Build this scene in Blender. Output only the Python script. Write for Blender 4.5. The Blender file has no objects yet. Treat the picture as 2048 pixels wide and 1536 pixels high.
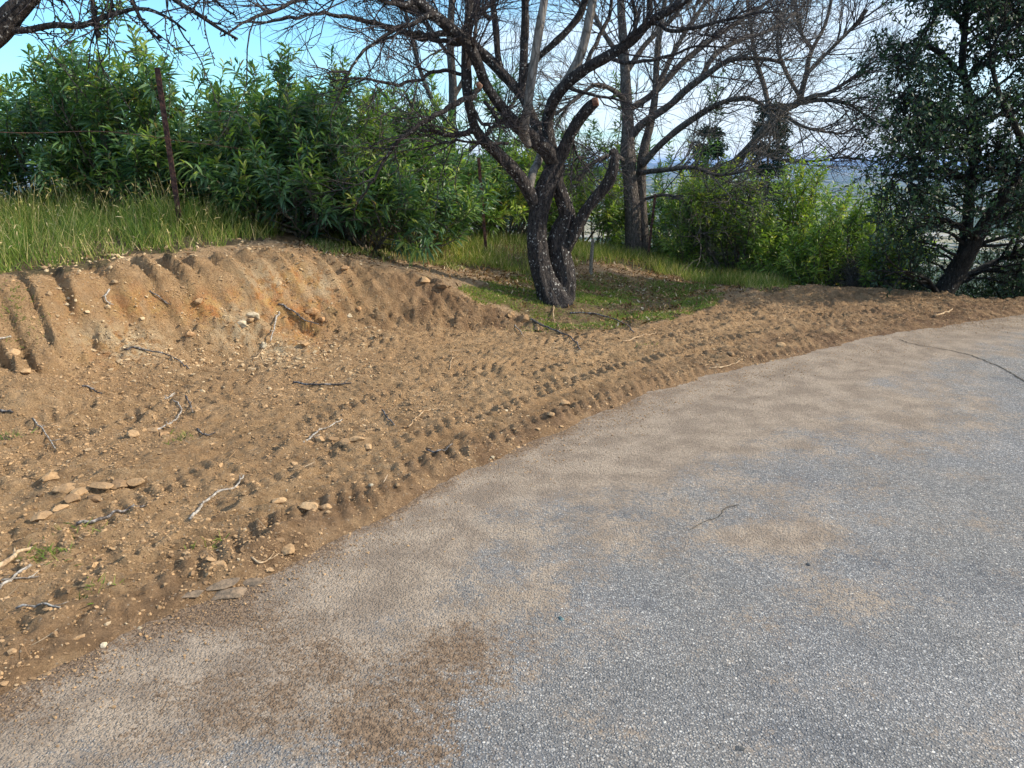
import bpy, math, random
import numpy as np
from mathutils import Vector

# ------------------------------------------------------------------ camera
PITCH = math.radians(16.2); FPX = 1538.0; CAMZ = 1.6
scene = bpy.context.scene
cd = bpy.data.cameras.new("camera"); cam = bpy.data.objects.new("camera", cd)
scene.collection.objects.link(cam); scene.camera = cam
cd.sensor_width = 36.0; cd.lens = FPX / 2048 * 36
cd.clip_start = 0.05; cd.clip_end = 60000
cam.location = (0, 0, CAMZ); cam.rotation_euler = (math.radians(90) - PITCH, 0, 0)

# ------------------------------------------------------------------ world, sun, exposure
SUN_EL = math.radians(33); SUN_AZ = math.radians(94)     # azimuth clockwise from +Y
w = bpy.data.worlds.new("World"); scene.world = w; w.use_nodes = True
nt = w.node_tree; nt.nodes.clear()
def wn(t, **k):
    n = nt.nodes.new(t)
    for a, b in k.items(): setattr(n, a, b)
    return n
out = wn('ShaderNodeOutputWorld'); bg = wn('ShaderNodeBackground'); bg.inputs[1].default_value = 0.15
sky = wn('ShaderNodeTexSky', sky_type='NISHITA', sun_disc=False, sun_elevation=SUN_EL, sun_rotation=SUN_AZ,
         air_density=1.0, dust_density=0.6, ozone_density=2.0, altitude=200)
hs = wn('ShaderNodeMix', data_type='RGBA', blend_type='MULTIPLY'); hs.inputs[0].default_value = 1.0
hs.inputs[7].default_value = (0.50, 0.82, 0.92, 1)
tc = wn('ShaderNodeTexCoord'); sp = wn('ShaderNodeSeparateXYZ')
def wm(op, a, b=None, c=None, clamp=False):
    n = wn('ShaderNodeMath', operation=op, use_clamp=clamp)
    for i, v in enumerate((a, b, c)):
        if v is None: continue
        if isinstance(v, (int, float)): n.inputs[i].default_value = v
        else: nt.links.new(v, n.inputs[i])
    return n.outputs[0]
L = nt.links.new
L(tc.outputs['Generated'], sp.inputs[0])
zc = wm('MAXIMUM', sp.outputs[2], 0.0)
den = wm('ADD', zc, 0.12)
cb = wn('ShaderNodeCombineXYZ'); L(wm('DIVIDE', sp.outputs[0], den), cb.inputs[0]); L(wm('DIVIDE', sp.outputs[1], den), cb.inputs[1])
no = wn('ShaderNodeTexNoise'); no.inputs['Scale'].default_value = 0.42; no.inputs['Detail'].default_value = 7; no.inputs['Roughness'].default_value = 0.52
mp = wn('ShaderNodeMapping'); mp.inputs['Location'].default_value = (3.1, 1.7, 0); mp.inputs['Scale'].default_value = (0.8, 1.5, 1)
L(cb.outputs[0], mp.inputs[0]); L(mp.outputs[0], no.inputs['Vector'])
cov = wm('ADD', no.outputs[0], wm('MULTIPLY', sp.outputs[0], 0.42))
hz = wm('SUBTRACT', 0.17, sp.outputs[2]); hz = wm('MAXIMUM', hz, 0.0)
cov = wm('ADD', cov, wm('MULTIPLY', hz, 1.2))
cov = wm('ADD', cov, wm('MULTIPLY', wm('MAXIMUM', wm('SUBTRACT', sp.outputs[2], 0.40), 0.0), 0.9))
mr = wn('ShaderNodeMapRange', interpolation_type='SMOOTHSTEP'); L(cov, mr.inputs[0])
mr.inputs[1].default_value = 0.42; mr.inputs[2].default_value = 0.84; mr.inputs[3].default_value = 0.06; mr.inputs[4].default_value = 0.92
mx = wn('ShaderNodeMix', data_type='RGBA'); L(mr.outputs[0], mx.inputs[0])
L(sky.outputs[0], hs.inputs[6]); L(hs.outputs[2], mx.inputs[6]); mx.inputs[7].default_value = (3.5, 3.95, 4.6, 1)
L(mx.outputs[2], bg.inputs[0]); L(bg.outputs[0], out.inputs[0])

sd = bpy.data.lights.new("sun", 'SUN'); sun = bpy.data.objects.new("sun", sd); scene.collection.objects.link(sun)
sd.energy = 3.5; sd.angle = math.radians(0.8); sd.color = (1.0, 0.88, 0.70)
sdir = Vector((math.sin(SUN_AZ) * math.cos(SUN_EL), math.cos(SUN_AZ) * math.cos(SUN_EL), math.sin(SUN_EL)))
sun.rotation_euler = sdir.to_track_quat('Z', 'Y').to_euler()
scene.view_settings.view_transform = 'Standard'; scene.view_settings.look = 'None'
scene.view_settings.gamma = 1.0; scene.view_settings.exposure = 0.92
scene.cycles.volume_bounces = 0; scene.cycles.max_bounces = 8; scene.cycles.transparent_max_bounces = 8

C = scene.collection
RNG = np.random.default_rng(7); random.seed(7)

# ------------------------------------------------------------------ pixel <-> world helpers (photo pixels 2048 x 1536)
cp, sn = math.cos(PITCH), math.sin(PITCH)
def at(u, v, d):                       # point at forward distance d seen at pixel u, v
    cx = (u - 1024) / FPX; cy = -(v - 768) / FPX
    dy = cp + cy * sn; dz = -sn + cy * cp; s = d / dy
    return np.array([cx * s, d, CAMZ + dz * s])
def gz(u, v, z=0.0):
    cx = (u - 1024) / FPX; cy = -(v - 768) / FPX
    dy = cp + cy * sn; dz = -sn + cy * cp; s = (z - CAMZ) / dz
    return np.array([cx * s, dy * s])
def px(x, y, z):
    zz = z - CAMZ
    fw = y * cp - zz * sn; up = y * sn + zz * cp
    fw = np.maximum(fw, 0.05)
    return 1024 + FPX * x / fw, 768 - FPX * up / fw

# ------------------------------------------------------------------ noise
def _h(ix, iy, seed):
    n = (ix.astype(np.int64) * 374761393 + iy.astype(np.int64) * 668265263 + seed * 974634777) & 0x7fffffff
    n = ((n ^ (n >> 13)) * 1274126177) & 0x7fffffff
    n = ((n ^ (n >> 15)) * 2246822519) & 0x7fffffff
    return (n ^ (n >> 16)) / 2147483647.0
def vn(x, y, seed=0):
    x0 = np.floor(x); y0 = np.floor(y); fx = x - x0; fy = y - y0
    fx = fx * fx * (3 - 2 * fx); fy = fy * fy * (3 - 2 * fy)
    a = _h(x0, y0, seed); b = _h(x0 + 1, y0, seed); c = _h(x0, y0 + 1, seed); d = _h(x0 + 1, y0 + 1, seed)
    return (a + (b - a) * fx) * (1 - fy) + (c + (d - c) * fx) * fy
def fbm(x, y, seed=0, o=4, g=0.5):
    t = 0; a = 1; s = 0
    for i in range(o):
        t = t + a * (vn(x, y, seed + i * 17) * 2 - 1); s += a; a *= g
        x, y = x * 1.87 * 0.8 - y * 1.87 * 0.6 + 3.7, x * 1.87 * 0.6 + y * 1.87 * 0.8 + 1.3
    return t / s
def clods(x, y, cell, seed, keep=0.7):         # rounded lumps, height 0..1
    X = x / cell; Y = y / cell; x0 = np.floor(X); y0 = np.floor(Y); best = np.zeros_like(X)
    for i in (-1, 0, 1):
        for j in (-1, 0, 1):
            cx = x0 + i; cy = y0 + j
            r = 0.28 + 0.5 * _h(cx, cy, seed + 3) ** 1.5
            on = _h(cx, cy, seed + 4) < keep
            an = _h(cx, cy, seed + 5) * 6.28; st = 0.6 + 0.4 * _h(cx, cy, seed + 6)
            dx = X - cx - _h(cx, cy, seed + 1); dy = Y - cy - _h(cx, cy, seed + 2)
            a = dx * np.cos(an) + dy * np.sin(an); b = (-dx * np.sin(an) + dy * np.cos(an)) / st
            d = np.sqrt(a * a + b * b) / r
            hh = np.sqrt(np.maximum(0, 1 - d * d)) * r * on
            tilt = 1 + 0.5 * a
            best = np.maximum(best, hh * tilt)
    return best
def ss(a, b, x):
    t = np.clip((x - a) / (b - a), 0, 1); return t * t * (3 - 2 * t)
def inpoly(u, v, poly):
    ins = np.zeros(u.shape, bool); n = len(poly)
    for i in range(n):
        x1, y1 = poly[i]; x2, y2 = poly[(i + 1) % n]
        c = ((y1 > v) != (y2 > v)) & (u < (x2 - x1) * (v - y1) / ((y2 - y1) + 1e-9) + x1)
        ins ^= c
    return ins

# ------------------------------------------------------------------ terrain definition
edge_px = [(0, 1395), (200, 1292), (350, 1225), (500, 1165), (700, 1070), (850, 985), (1000, 915), (1150, 850), (1300, 790), (1500, 735), (1800, 668), (2048, 628)]
EP = np.array([gz(*q) for q in edge_px]); EX = np.concatenate([[-8, -4, -2.2], EP[:, 0], [7, 12, 60]]); EY = np.concatenate([[0.5, 1.0, 1.6], EP[:, 1], [8.6, 9.2, 12]])
foot_px = [(0, 850), (150, 800), (300, 765), (450, 735), (600, 705), (750, 690), (900, 675), (1060, 662), (1180, 660), (1300, 650), (1440, 605), (1560, 582)]
FP = np.array([gz(*q) for q in foot_px]); FX = np.concatenate([[-8, -5], FP[:, 0], [5.5, 9, 60]]); FY = np.concatenate([[3.0, 3.9], FP[:, 1], [9.6, 9.6, 12]])
top_pts = [(0, 555, 5.6), (250, 520, 6.25), (400, 515, 6.5), (550, 505, 6.9), (700, 525, 7.25), (850, 555, 7.5), (950, 600, 7.5), (1060, 645, 7.55)]
TP = np.array([at(*q) for q in top_pts])
TX = np.concatenate([[-8, -5.2], TP[:, 0], [0.8, 1.5, 2.5, 3.5, 9, 60]]); TY = np.concatenate([[4.1, 5.0], TP[:, 1], [7.9, 8.3, 9.6, 10.4, 10.4, 14]])
ctl = [at(*q) for q in top_pts] + [at(*q) for q in [(365, 468, 7.6), (1105, 600, 8.2), (972, 510, 10.5), (1300, 520, 12.5), (1475, 555, 13.2), (1270, 517, 12.9), (0, 455, 8), (560, 480, 8.2), (800, 510, 9.2), (1180, 530, 10.6), (1400, 560, 11.4), (1300, 600, 9.4)]]
ctl += [np.array(q) for q in [(-8, 4.5, .72), (-8, 8, 1.0), (-5.2, 5.2, .74), (-6, 10, 1.0), (-2, 10, .8), (-9, 14, 1.0), (-2, 14, .6), (0.5, 7.7, .06), (1.1, 7.8, .04), (1.4, 7.8, .03), (2.4, 9.0, .05), (3.42, 9.7, .04), (4.5, 9, .02), (6, 9, 0), (9, 9, 0), (9, 14, -.3), (4.5, 12, -.2), (2, 15, 0.0), (9, 5, 0), (4, 5, 0)]]
ctl = np.array(ctl)
def _tps(r2): return 0.5 * r2 * np.log(r2 + 1e-9)
n_ = len(ctl); A = np.zeros((n_ + 3, n_ + 3)); dd = (ctl[:, None, :2] - ctl[None, :, :2]); A[:n_, :n_] = _tps((dd ** 2).sum(-1)) + np.eye(n_) * 0.02
A[:n_, n_] = 1; A[:n_, n_ + 1:] = ctl[:, :2]; A[n_:, :n_] = A[:n_, n_:].T
TW = np.linalg.solve(A, np.concatenate([ctl[:, 2], [0, 0, 0]]))
def upper(x, y):
    x = np.clip(x, -9, 9); y = np.clip(y, 4.2, 15)
    t = TW[n_] + TW[n_ + 1] * x + TW[n_ + 2] * y
    for i in range(n_): t = t + TW[i] * _tps((x - ctl[i, 0]) ** 2 + (y - ctl[i, 1]) ** 2)
    return t
CX = [-60, -9, -3.2, -0.35, 2.2, 3.6, 4.6, 5.5, 7, 12, 60]; CY = [11, 9.2, 8.9, 11.6, 13.2, 12.0, 9.7, 8.8, 8.7, 9.2, 12]
def crest_drop(x, y):
    d = np.maximum(0, y - np.interp(x, CX, CY))
    s = d * d / (d + 1.2)
    return 95 * (1 - np.exp(-s * 0.50 / 95))
def seg_field(x, y, P):                 # distance (signed) and arc length along a polyline
    bd = np.full(x.shape, 1e9); bs = np.zeros(x.shape); side = np.zeros(x.shape); acc = 0
    for a, b in zip(P[:-1], P[1:]):
        ab = b - a; L_ = np.hypot(*ab)
        t = np.clip(((x - a[0]) * ab[0] + (y - a[1]) * ab[1]) / L_ ** 2, 0, 1)
        dx = x - a[0] - t * ab[0]; dy = y - a[1] - t * ab[1]; d = np.hypot(dx, dy)
        m = d < bd; bd = np.where(m, d, bd); bs = np.where(m, acc + t * L_, bs)
        side = np.where(m, np.sign(ab[0] * dy - ab[1] * dx), side); acc += L_
    return bd, bs, side
def smooth_poly(P, k=3):
    P = np.array(P, float)
    for _ in range(k):
        q = [P[0]]
        for a, b in zip(P[:-1], P[1:]): q += [a * .75 + b * .25, a * .25 + b * .75]
        q.append(P[-1]); P = np.array(q)
    return P
tracks_px = [([(-150, 1010), (150, 880), (420, 770), (620, 715), (820, 690)], .30, 1.0),
             ([(-100, 1130), (250, 990), (520, 860), (760, 765), (1000, 700), (1180, 680)], .30, .9),
             ([(60, 1290), (300, 1180), (620, 1010), (900, 860), (1150, 760), (1400, 690), (1650, 640)], .34, 1.0),
             ([(-120, 1340), (200, 1130), (480, 990), (800, 850), (1060, 770)], .34, .7),
             ([(620, 1060), (850, 930), (1100, 830), (1350, 750), (1640, 690), (1850, 655)], .32, 1.1),
             ([(1050, 760), (1250, 690), (1420, 640), (1540, 610)], .30, .9),
             ([(-150, 1240), (120, 1090), (400, 930), (640, 830), (900, 745), (1150, 715), (1400, 665)], .32, .9), ([(760, 905), (1000, 800), (1250, 735), (1500, 665), (1750, 625)], .32, .9), ([(-100, 940), (100, 850), (300, 800), (450, 770)], .3, .8), ([(200, 1240), (450, 1090), (700, 985), (900, 905)], .3, 1.0),
             ([(350, 800), (650, 740), (980, 730), (1300, 700), (1600, 650), (1900, 645)], .30, .6)]
tracks = [(smooth_poly([gz(*q) for q in P]), wd, am) for P, wd, am in tracks_px]

def height(x, y, detail=True):
    wob = 0.10 * fbm(x * 1.1, y * 1.1, 5, 3)
    e = np.interp(x, EX, EY) + 0.10 * fbm(x * 3.5, y * 3.5, 8, 5, .6) + .04 * fbm(x * .9, y * .9, 81, 2)
    fo = np.interp(x, FX, FY) + wob; to = np.maximum(np.interp(x, TX, TY) + 0.06 * fbm(x * 2.2, y * 0.5, 9, 3), fo + 0.12)
    pad = np.clip((y - e) * 0.16, -0.05, 0.035) + 0.02 * ss(0, 2, y - e) * fbm(x * .8, y * .8, 11, 2)
    # slump of loose soil against the left bank
    for (u, v, sx, sy, hgt) in [(210, 735, .42, .33, .17), (60, 800, .35, .4, .16), (560, 690, .45, .2, .09), (330, 740, .3, .25, .08), (740, 670, .5, .18, .06), (-150, 800, .6, .5, .2)]:
        c = gz(u, v, .1); pad = pad + hgt * np.exp(-((x - c[0]) / sx) ** 2 - ((y - c[1]) / sy) ** 2)
    # hollow and mound by the tracks
    for (u, v, sx, sy, hgt) in [(270, 850, .22, .12, -.06), (180, 965, .3, .12, .035), (700, 900, .3, .1, .02), (1620, 600, .6, .2, .10), (1500, 600, .5, .25, .06), (1800, 618, .5, .14, .04)]:
        c = gz(u, v, 0); pad = pad + hgt * np.exp(-((x - c[0]) / sx) ** 2 - ((y - c[1]) / sy) ** 2)
    up = upper(x, y)
    t = np.clip((y - fo) / (to - fo), 0, 1)
    bank = ss(-4.6, -4.2, x) * 0 + 1 - ss(0.3, 0.75, x)                 # 1 where the cut bank stands
    prof_cut = np.interp(t, [0, .25, .45, .58, .74, .86, 1.0], [0, .12, .27, .52, .87, .965, 1.0])
    prof = bank * prof_cut + (1 - bank) * (t * t * (3 - 2 * t))
    z = pad * (1 - t) + up * prof + (up * 0)
    face = np.clip(t * (1 - t) * 4, 0, 1) * bank
    if detail:
        # bucket tooth grooves, leaning down to the right
        s = x - (1 - t) * .82 + 0.04 * fbm(x * 1.5, y * 1.5, 21, 2)
        ph = s / 0.165 + 0.9 * fbm(s * 1.1, s * 0, 23, 2); fr = ph - np.floor(ph)
        k_ = np.floor(ph); strength = np.clip(0.25 + .7 * _h(k_, k_ * 0, 31) + .35 * fbm(x * 4, y * 4, 32, 3), .05, .85)
        saw = (np.where(fr < .15, fr / .15, (1 - fr) / .85) - .5)
        low = .12 + .38 * _h(k_, k_ * 0, 33)
        gm = ss(low - .08, low + .08, t) * (1 - ss(.93, 1.0, t)) * bank * (1 - .65 * ss(-1.7, -1.1, x)) * (1 - ss(-.6, 0, x)) + .25 * face * ss(-1.6, -1, x) * ss(.3, .6, t)
        z = z + saw * (0.10 + .08 * ss(-3.7, -3.0, x)) * strength * gm
        dirt = np.clip(1 - ss(.92, 1.06, t) * 1.0, 0, 1); dirt = np.where(x > .6, 1 - ss(-.1, .2, y - fo), dirt)
        rough = 0.55 + 0.45 * ss(-.3, .4, fbm(x * 1.3, y * 1.3, 41, 2))
        trk = np.zeros_like(x); zt_ = np.zeros_like(x)
        for P, wd, am in tracks:
            d, sl, sd_ = seg_field(x, y, P)
            wj = wd * .5
            inn = 1 - ss(wj * .85, wj * 1.1, d)
            q = sl / 0.095 + 0.5 * (sd_ > 0) + 1.1 * d / wj + .25 * fbm(x * 3, y * 3, 51, 2)
            lug = (.5 + .5 * np.sin(q * 2 * np.pi)) ** .55
            fade = .35 + .65 * ss(-.7, -.1, fbm(x * 1.6 + am * 9, y * 1.6, 53, 2))
            flat = (1 - t) ** 3 * (.5 + .5 * ss(.1, .5, y - e)) * ss(.0, .12, y - e) * (.75 + .5 * vn(x * 2.1, y * 2.1, 58))
            trk = np.maximum(trk, inn * fade)
            zt_ = zt_ * (1 - .85 * inn * fade) + flat * am * fade * (inn * (lug * 0.036 * (.6 + .6 * vn(x * 8, y * 8, 57)) - 0.012) * ss(0, .25, d / wj) + 0.016 * np.exp(-((d - wj * 1.15) / .035) ** 2))
        z = z + zt_
        near = ss(-.02, .25, y - e)
        z = z + dirt * near * (0.026 * fbm(x * 5, y * 5, 61, 3) + rough * (1 - .85 * trk) * (0.045 * clods(x + .02 * fbm(x * 20, y * 20, 1, 2), y, .11, 63, .45) + .022 * clods(x, y, .05, 67, .6)) + 0.010 * clods(x, y, .024, 71, .7))
        z = z + .05 * np.minimum(0, fbm(x * 3.2, y * 3.2, 96, 4) + .05) * ss(.55, .8, t) * ss(1.25, .95, t) * bank
        z = z + dirt * near * (0.011 * fbm(x * 28, y * 28, 73, 2) + .016 * np.abs(fbm(x * 10, y * 10, 74, 3)))
        z = z + face * (0.10 * (1 - .5 * gm) * fbm(x * 2.6, y * 2.6, 75, 3) + .05 * clods(x + .03 * fbm(x * 15, y * 15, 1, 2), y, .13, 77, .5) * (1 - .6 * (t > .5)) + .055 * clods(x, y, .07, 78, .6) * ss(.62, .4, t) + .07 * clods(x + .04 * fbm(x * 9, y * 9, 4, 2), y, .17, 76, .35) * ss(.7, .4, t) + .03 * np.abs(fbm(x * 11, y * 11, 79, 3)))
        z = z + (1 - dirt) * (0.025 * fbm(x * 2.5, y * 2.5, 91, 3) + .008 * fbm(x * 14, y * 14, 93, 2))
        # broken turf lip at the right end of the cut
        z = z + .07 * np.exp(-((x - 0.22) / .10) ** 2 - ((y - 7.35) / .12) ** 2)
    z = z - crest_drop(x, y)
    far = ss(40, 400, np.hypot(x, y))
    z = z + far * 7 * fbm(x / 420, y / 420, 101, 4)
    z = z + 130 * ss(5200, 11000, y) * np.clip(.35 + fbm(x / 1900, y / 1900, 111, 4), 0, 1)
    z = np.where(y < np.interp(x, EX, EY) - .5, -0.05, z)
    return z, t, bank, face

def grow_axis(fine0, fine1, step, lo, hi, r=1.16):
    a = [fine0]; s = step
    left = []
    v = fine0
    while v > lo: s *= r; v -= s; left.append(v)
    mid = list(np.arange(fine0, fine1, step)); v = mid[-1]; s = step; right = []
    while v < hi: s *= r; v += s; right.append(v)
    return np.array(left[::-1] + mid + right)
XS = grow_axis(-5.3, 6.4, 0.0165, -15000, 15000); YS = grow_axis(1.7, 10.2, 0.0165, -60, 16000)
XG, YG = np.meshgrid(XS, YS)
ZG, TG, BG, FG = height(XG, YG)
def Hq(x, y):                            # ground height anywhere, from the finished sheet
    x = np.asarray(x, float); y = np.asarray(y, float)
    i = np.clip(np.searchsorted(XS, x) - 1, 0, len(XS) - 2); j = np.clip(np.searchsorted(YS, y) - 1, 0, len(YS) - 2)
    a = np.clip((x - XS[i]) / (XS[i + 1] - XS[i]), 0, 1); b = np.clip((y - YS[j]) / (YS[j + 1] - YS[j]), 0, 1)
    return (ZG[j, i] * (1 - a) + ZG[j, i + 1] * a) * (1 - b) + (ZG[j + 1, i] * (1 - a) + ZG[j + 1, i + 1] * a) * b
def on_ground(u, v):                     # the ground point seen at a photo pixel
    cx = (u - 1024) / FPX; cy = -(v - 768) / FPX
    d = np.array([cx, cp + cy * sn, -sn + cy * cp])
    s = np.linspace(1.2, 16, 1500); P = np.array([0, 0, CAMZ])[:, None] + d[:, None] * s
    g = np.maximum(Hq(P[0], P[1]), np.where(P[1] < np.interp(P[0], EX, EY), 0, -9)); k = np.argmax(P[2] < g)
    return np.array([P[0][k], P[1][k], g[k]])

# ------------------------------------------------------------------ mesh building
def mesh_from(name, verts, faces, mat, smooth=False, attrs=None, mats=None, mat_idx=None):
    """faces: list of int arrays (n,k)"""
    me = bpy.data.meshes.new(name)
    verts = np.ascontiguousarray(verts, np.float32)
    me.vertices.add(len(verts)); me.vertices.foreach_set("co", verts.ravel())
    lv = np.concatenate([f.ravel() for f in faces]).astype(np.int32)
    ln = np.concatenate([np.full(len(f), f.shape[1], np.int32) for f in faces])
    st = np.concatenate([[0], np.cumsum(ln)[:-1]]).astype(np.int32)
    me.loops.add(len(lv)); me.loops.foreach_set("vertex_index", lv)
    me.polygons.add(len(ln)); me.polygons.foreach_set("loop_start", st)
    me.polygons.foreach_set("use_smooth", np.full(len(ln), smooth, bool))
    for m in (mats or [mat]): me.materials.append(m)
    if mat_idx is not None: me.polygons.foreach_set("material_index", mat_idx.astype(np.int32))
    me.update(calc_edges=True); me.validate()
    for k, a in (attrs or {}).items():
        at_ = me.attributes.new(k, 'FLOAT', 'POINT'); at_.data.foreach_set("value", np.ascontiguousarray(a, np.float32))
    return me
class MB:
    def __init__(s): s.v = []; s.f = {}; s.n = 0; s.a = []
    def add(s, v, faces, a=None):
        v = np.asarray(v, float); s.v.append(v)
        for f in faces:
            f = np.asarray(f, int)
            if f.size: s.f.setdefault(f.shape[1], []).append(f + s.n)
        s.a.append(np.full(len(v), random.random()) if a is None else np.broadcast_to(np.asarray(a, float), (len(v),)))
        s.n += len(v)
    def build(s, name, mat, parent=None, smooth=False, origin=None):
        V = np.concatenate(s.v); o3 = np.zeros(3) if origin is None else np.asarray(origin, float)
        me = mesh_from(name, V - o3, [np.concatenate(x) for x in s.f.values()], mat, smooth, {"rnd": np.concatenate(s.a)})
        o = bpy.data.objects.new(name, me); C.objects.link(o)
        if parent is not None: o.parent = parent
        o.location = o3 if parent is None else (o3 - np.array(parent.location))
        return o
def tag(o, label=None, cat=None, group=None, kind=None):
    for k, v in (('label', label), ('category', cat), ('group', group), ('kind', kind)):
        if v: o[k] = v
    return o
def empty(name, loc, label, cat, group=None):
    o = bpy.data.objects.new(name, None); C.objects.link(o); o.location = tuple(loc); o.empty_display_size = .2
    return tag(o, label, cat, group)

def tube(mb, P, R, n=6, rough=0.0, seed=0, cap=True, a=None):
    P = np.asarray(P, float); R = np.asarray(R, float); m = len(P)
    T = np.gradient(P, axis=0); T /= np.linalg.norm(T, axis=1)[:, None] + 1e-12
    ref = np.array([0.0, 0, 1]) if abs(T[0][2]) < .9 else np.array([1.0, 0, 0])
    N = np.zeros_like(P); nn = np.cross(T[0], ref); nn /= np.linalg.norm(nn)
    for i in range(m):
        nn = nn - T[i] * nn.dot(T[i]); nn /= np.linalg.norm(nn) + 1e-12; N[i] = nn
    B = np.cross(T, N); th = np.linspace(0, 2 * np.pi, n, endpoint=False)
    rr = R[:, None] * np.ones((1, n))
    if rough > 0:
        s = np.concatenate([[0], np.cumsum(np.linalg.norm(np.diff(P, axis=0), axis=1))])
        cxx = np.cos(th)[None] * 3 + seed * 7.3; cyy = np.sin(th)[None] * 3
        nz = fbm(cxx * 1.0 + s[:, None] * 2.5, cyy + s[:, None] * 1.2, seed, 2) * .9 + fbm(cxx * 3 + s[:, None] * 6, cyy * 3 - s[:, None] * 5, seed + 3, 3) * .55
        rr = rr * (1 + rough * nz)
    V = P[:, None, :] + rr[:, :, None] * (np.cos(th)[None, :, None] * N[:, None, :] + np.sin(th)[None, :, None] * B[:, None, :])
    i = np.arange(m - 1)[:, None] * n; j = np.arange(n)[None]; k = (j + 1) % n
    q = np.stack([i + j, i + k, i + n + k, i + n + j], -1).reshape(-1, 4)
    fs = [q]
    V = V.reshape(-1, 3)
    if cap:
        V = np.concatenate([V, P[[0, -1]]]); c0 = m * n
        jj = np.arange(n); kk = (jj + 1) % n
        fs.append(np.concatenate([np.stack([np.full(n, c0), kk, jj], -1), np.stack([np.full(n, c0 + 1), (m - 1) * n + jj, (m - 1) * n + kk], -1)]))
    mb.add(V, fs, a)
def catmull(P, k=6):
    P = np.asarray(P, float); Q = np.vstack([2 * P[0] - P[1], P, 2 * P[-1] - P[-2]]); o = []
    for i in range(1, len(Q) - 2):
        for t in np.linspace(0, 1, k, endpoint=False):
            a, b, c, d = Q[i - 1:i + 3]
            o.append(.5 * (2 * b + (c - a) * t + (2 * a - 5 * b + 4 * c - d) * t * t + (3 * b - a - 3 * c + d) * t ** 3))
    o.append(P[-1]); return np.array(o)

# ------------------------------------------------------------------ materials
class NT:
    def __init__(s, name):
        s.m = bpy.data.materials.new(name); s.m.use_nodes = True; s.t = s.m.node_tree; s.t.nodes.clear()
        s.o = s.t.nodes.new('ShaderNodeOutputMaterial'); s.b = s.t.nodes.new('ShaderNodeBsdfPrincipled'); s.l(s.b.outputs[0], s.o.inputs[0])
        s.b.inputs['Roughness'].default_value = .9; s.b.inputs['Specular IOR Level'].default_value = .25
        s._tc = None
    def l(s, a, b): s.t.links.new(a, b)
    def n(s, t, **k):
        q = s.t.nodes.new(t)
        for a, b in k.items(): setattr(q, a, b)
        return q
    def inp(s, node, i, v):
        if v is None: return
        if hasattr(v, 'is_linked') or hasattr(v, 'links'): s.l(v, node.inputs[i])
        else: node.inputs[i].default_value = v
    @property
    def co(s):
        if not s._tc: s._tc = s.n('ShaderNodeNewGeometry')
        return s._tc.outputs['Position']
    def obj(s): return s.n('ShaderNodeTexCoord').outputs['Object']
    def noise(s, sc, d=4, r=.55, v=None, col=False):
        q = s.n('ShaderNodeTexNoise'); s.l(v or s.co, q.inputs['Vector']); q.inputs['Scale'].default_value = sc; q.inputs['Detail'].default_value = d; q.inputs['Roughness'].default_value = r
        return q.outputs[1 if col else 0]
    def vor(s, sc, v=None, feat='F1', out='Distance'):
        q = s.n('ShaderNodeTexVoronoi', feature=feat); s.l(v or s.co, q.inputs['Vector']); q.inputs['Scale'].default_value = sc
        return q.outputs[out]
    def math(s, op, a, b=None, clamp=False):
        q = s.n('ShaderNodeMath', operation=op, use_clamp=clamp); s.inp(q, 0, a); s.inp(q, 1, b); return q.outputs[0]
    def mr(s, x, a, b, c=0., d=1.):
        q = s.n('ShaderNodeMapRange', interpolation_type='SMOOTHSTEP'); s.inp(q, 0, x)
        for i, vv in zip((1, 2, 3, 4), (a, b, c, d)): q.inputs[i].default_value = vv
        return q.outputs[0]
    def mix(s, f, a, b, mode='MIX'):
        q = s.n('ShaderNodeMix', data_type='RGBA', blend_type=mode); s.inp(q, 0, f)
        for i, vv in ((6, a), (7, b)):
            if isinstance(vv, tuple): q.inputs[i].default_value = vv if len(vv) == 4 else vv + (1,)
            else: s.l(vv, q.inputs[i])
        return q.outputs[2]
    def attr(s, name): return s.n('ShaderNodeAttribute', attribute_name=name).outputs['Fac']
    def ramp(s, x, stops):
        q = s.n('ShaderNodeValToRGB'); s.l(x, q.inputs[0]); e = q.color_ramp.elements
        while len(e) < len(stops): e.new(.5)
        for k, (p_, c_) in zip(e, stops): k.position = p_; k.color = c_ if len(c_) == 4 else c_ + (1,)
        return q.outputs[0]
    def bump(s, h, dist, st=1.0, nrm=None):
        q = s.n('ShaderNodeBump'); q.inputs['Strength'].default_value = st; q.inputs['Distance'].default_value = dist; s.l(h, q.inputs['Height'])
        if nrm: s.l(nrm, q.inputs['Normal'])
        return q.outputs[0]
    def fin(s, col=None, nrm=None, rough=None):
        if col is not None: s.inp(s.b, 'Base Color', col if not isinstance(col, tuple) else (col if len(col) == 4 else col + (1,)))
        if nrm is not None: s.l(nrm, s.b.inputs['Normal'])
        if rough is not None: s.inp(s.b, 'Roughness', rough)
        return s.m

def soil_color(s):
    big = s.noise(1.6, 5, .6); mid = s.noise(9, 5, .65); fine = s.noise(55, 4, .7)
    base = s.ramp(mid, [(.25, (.24, .148, .077)), (.45, (.41, .268, .143)), (.62, (.53, .355, .198)), (.8, (.60, .44, .27))])
    base = s.mix(s.mr(big, .42, .66), base, (.43, .275, .145))
    base = s.mix(s.mr(fine, .5, .75, 0, .45), base, (.52, .37, .23))
    base = s.mix(s.mr(fine, .5, .3, 0, .5), base, (.14, .085, .048))
    return base, fine, mid
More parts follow.
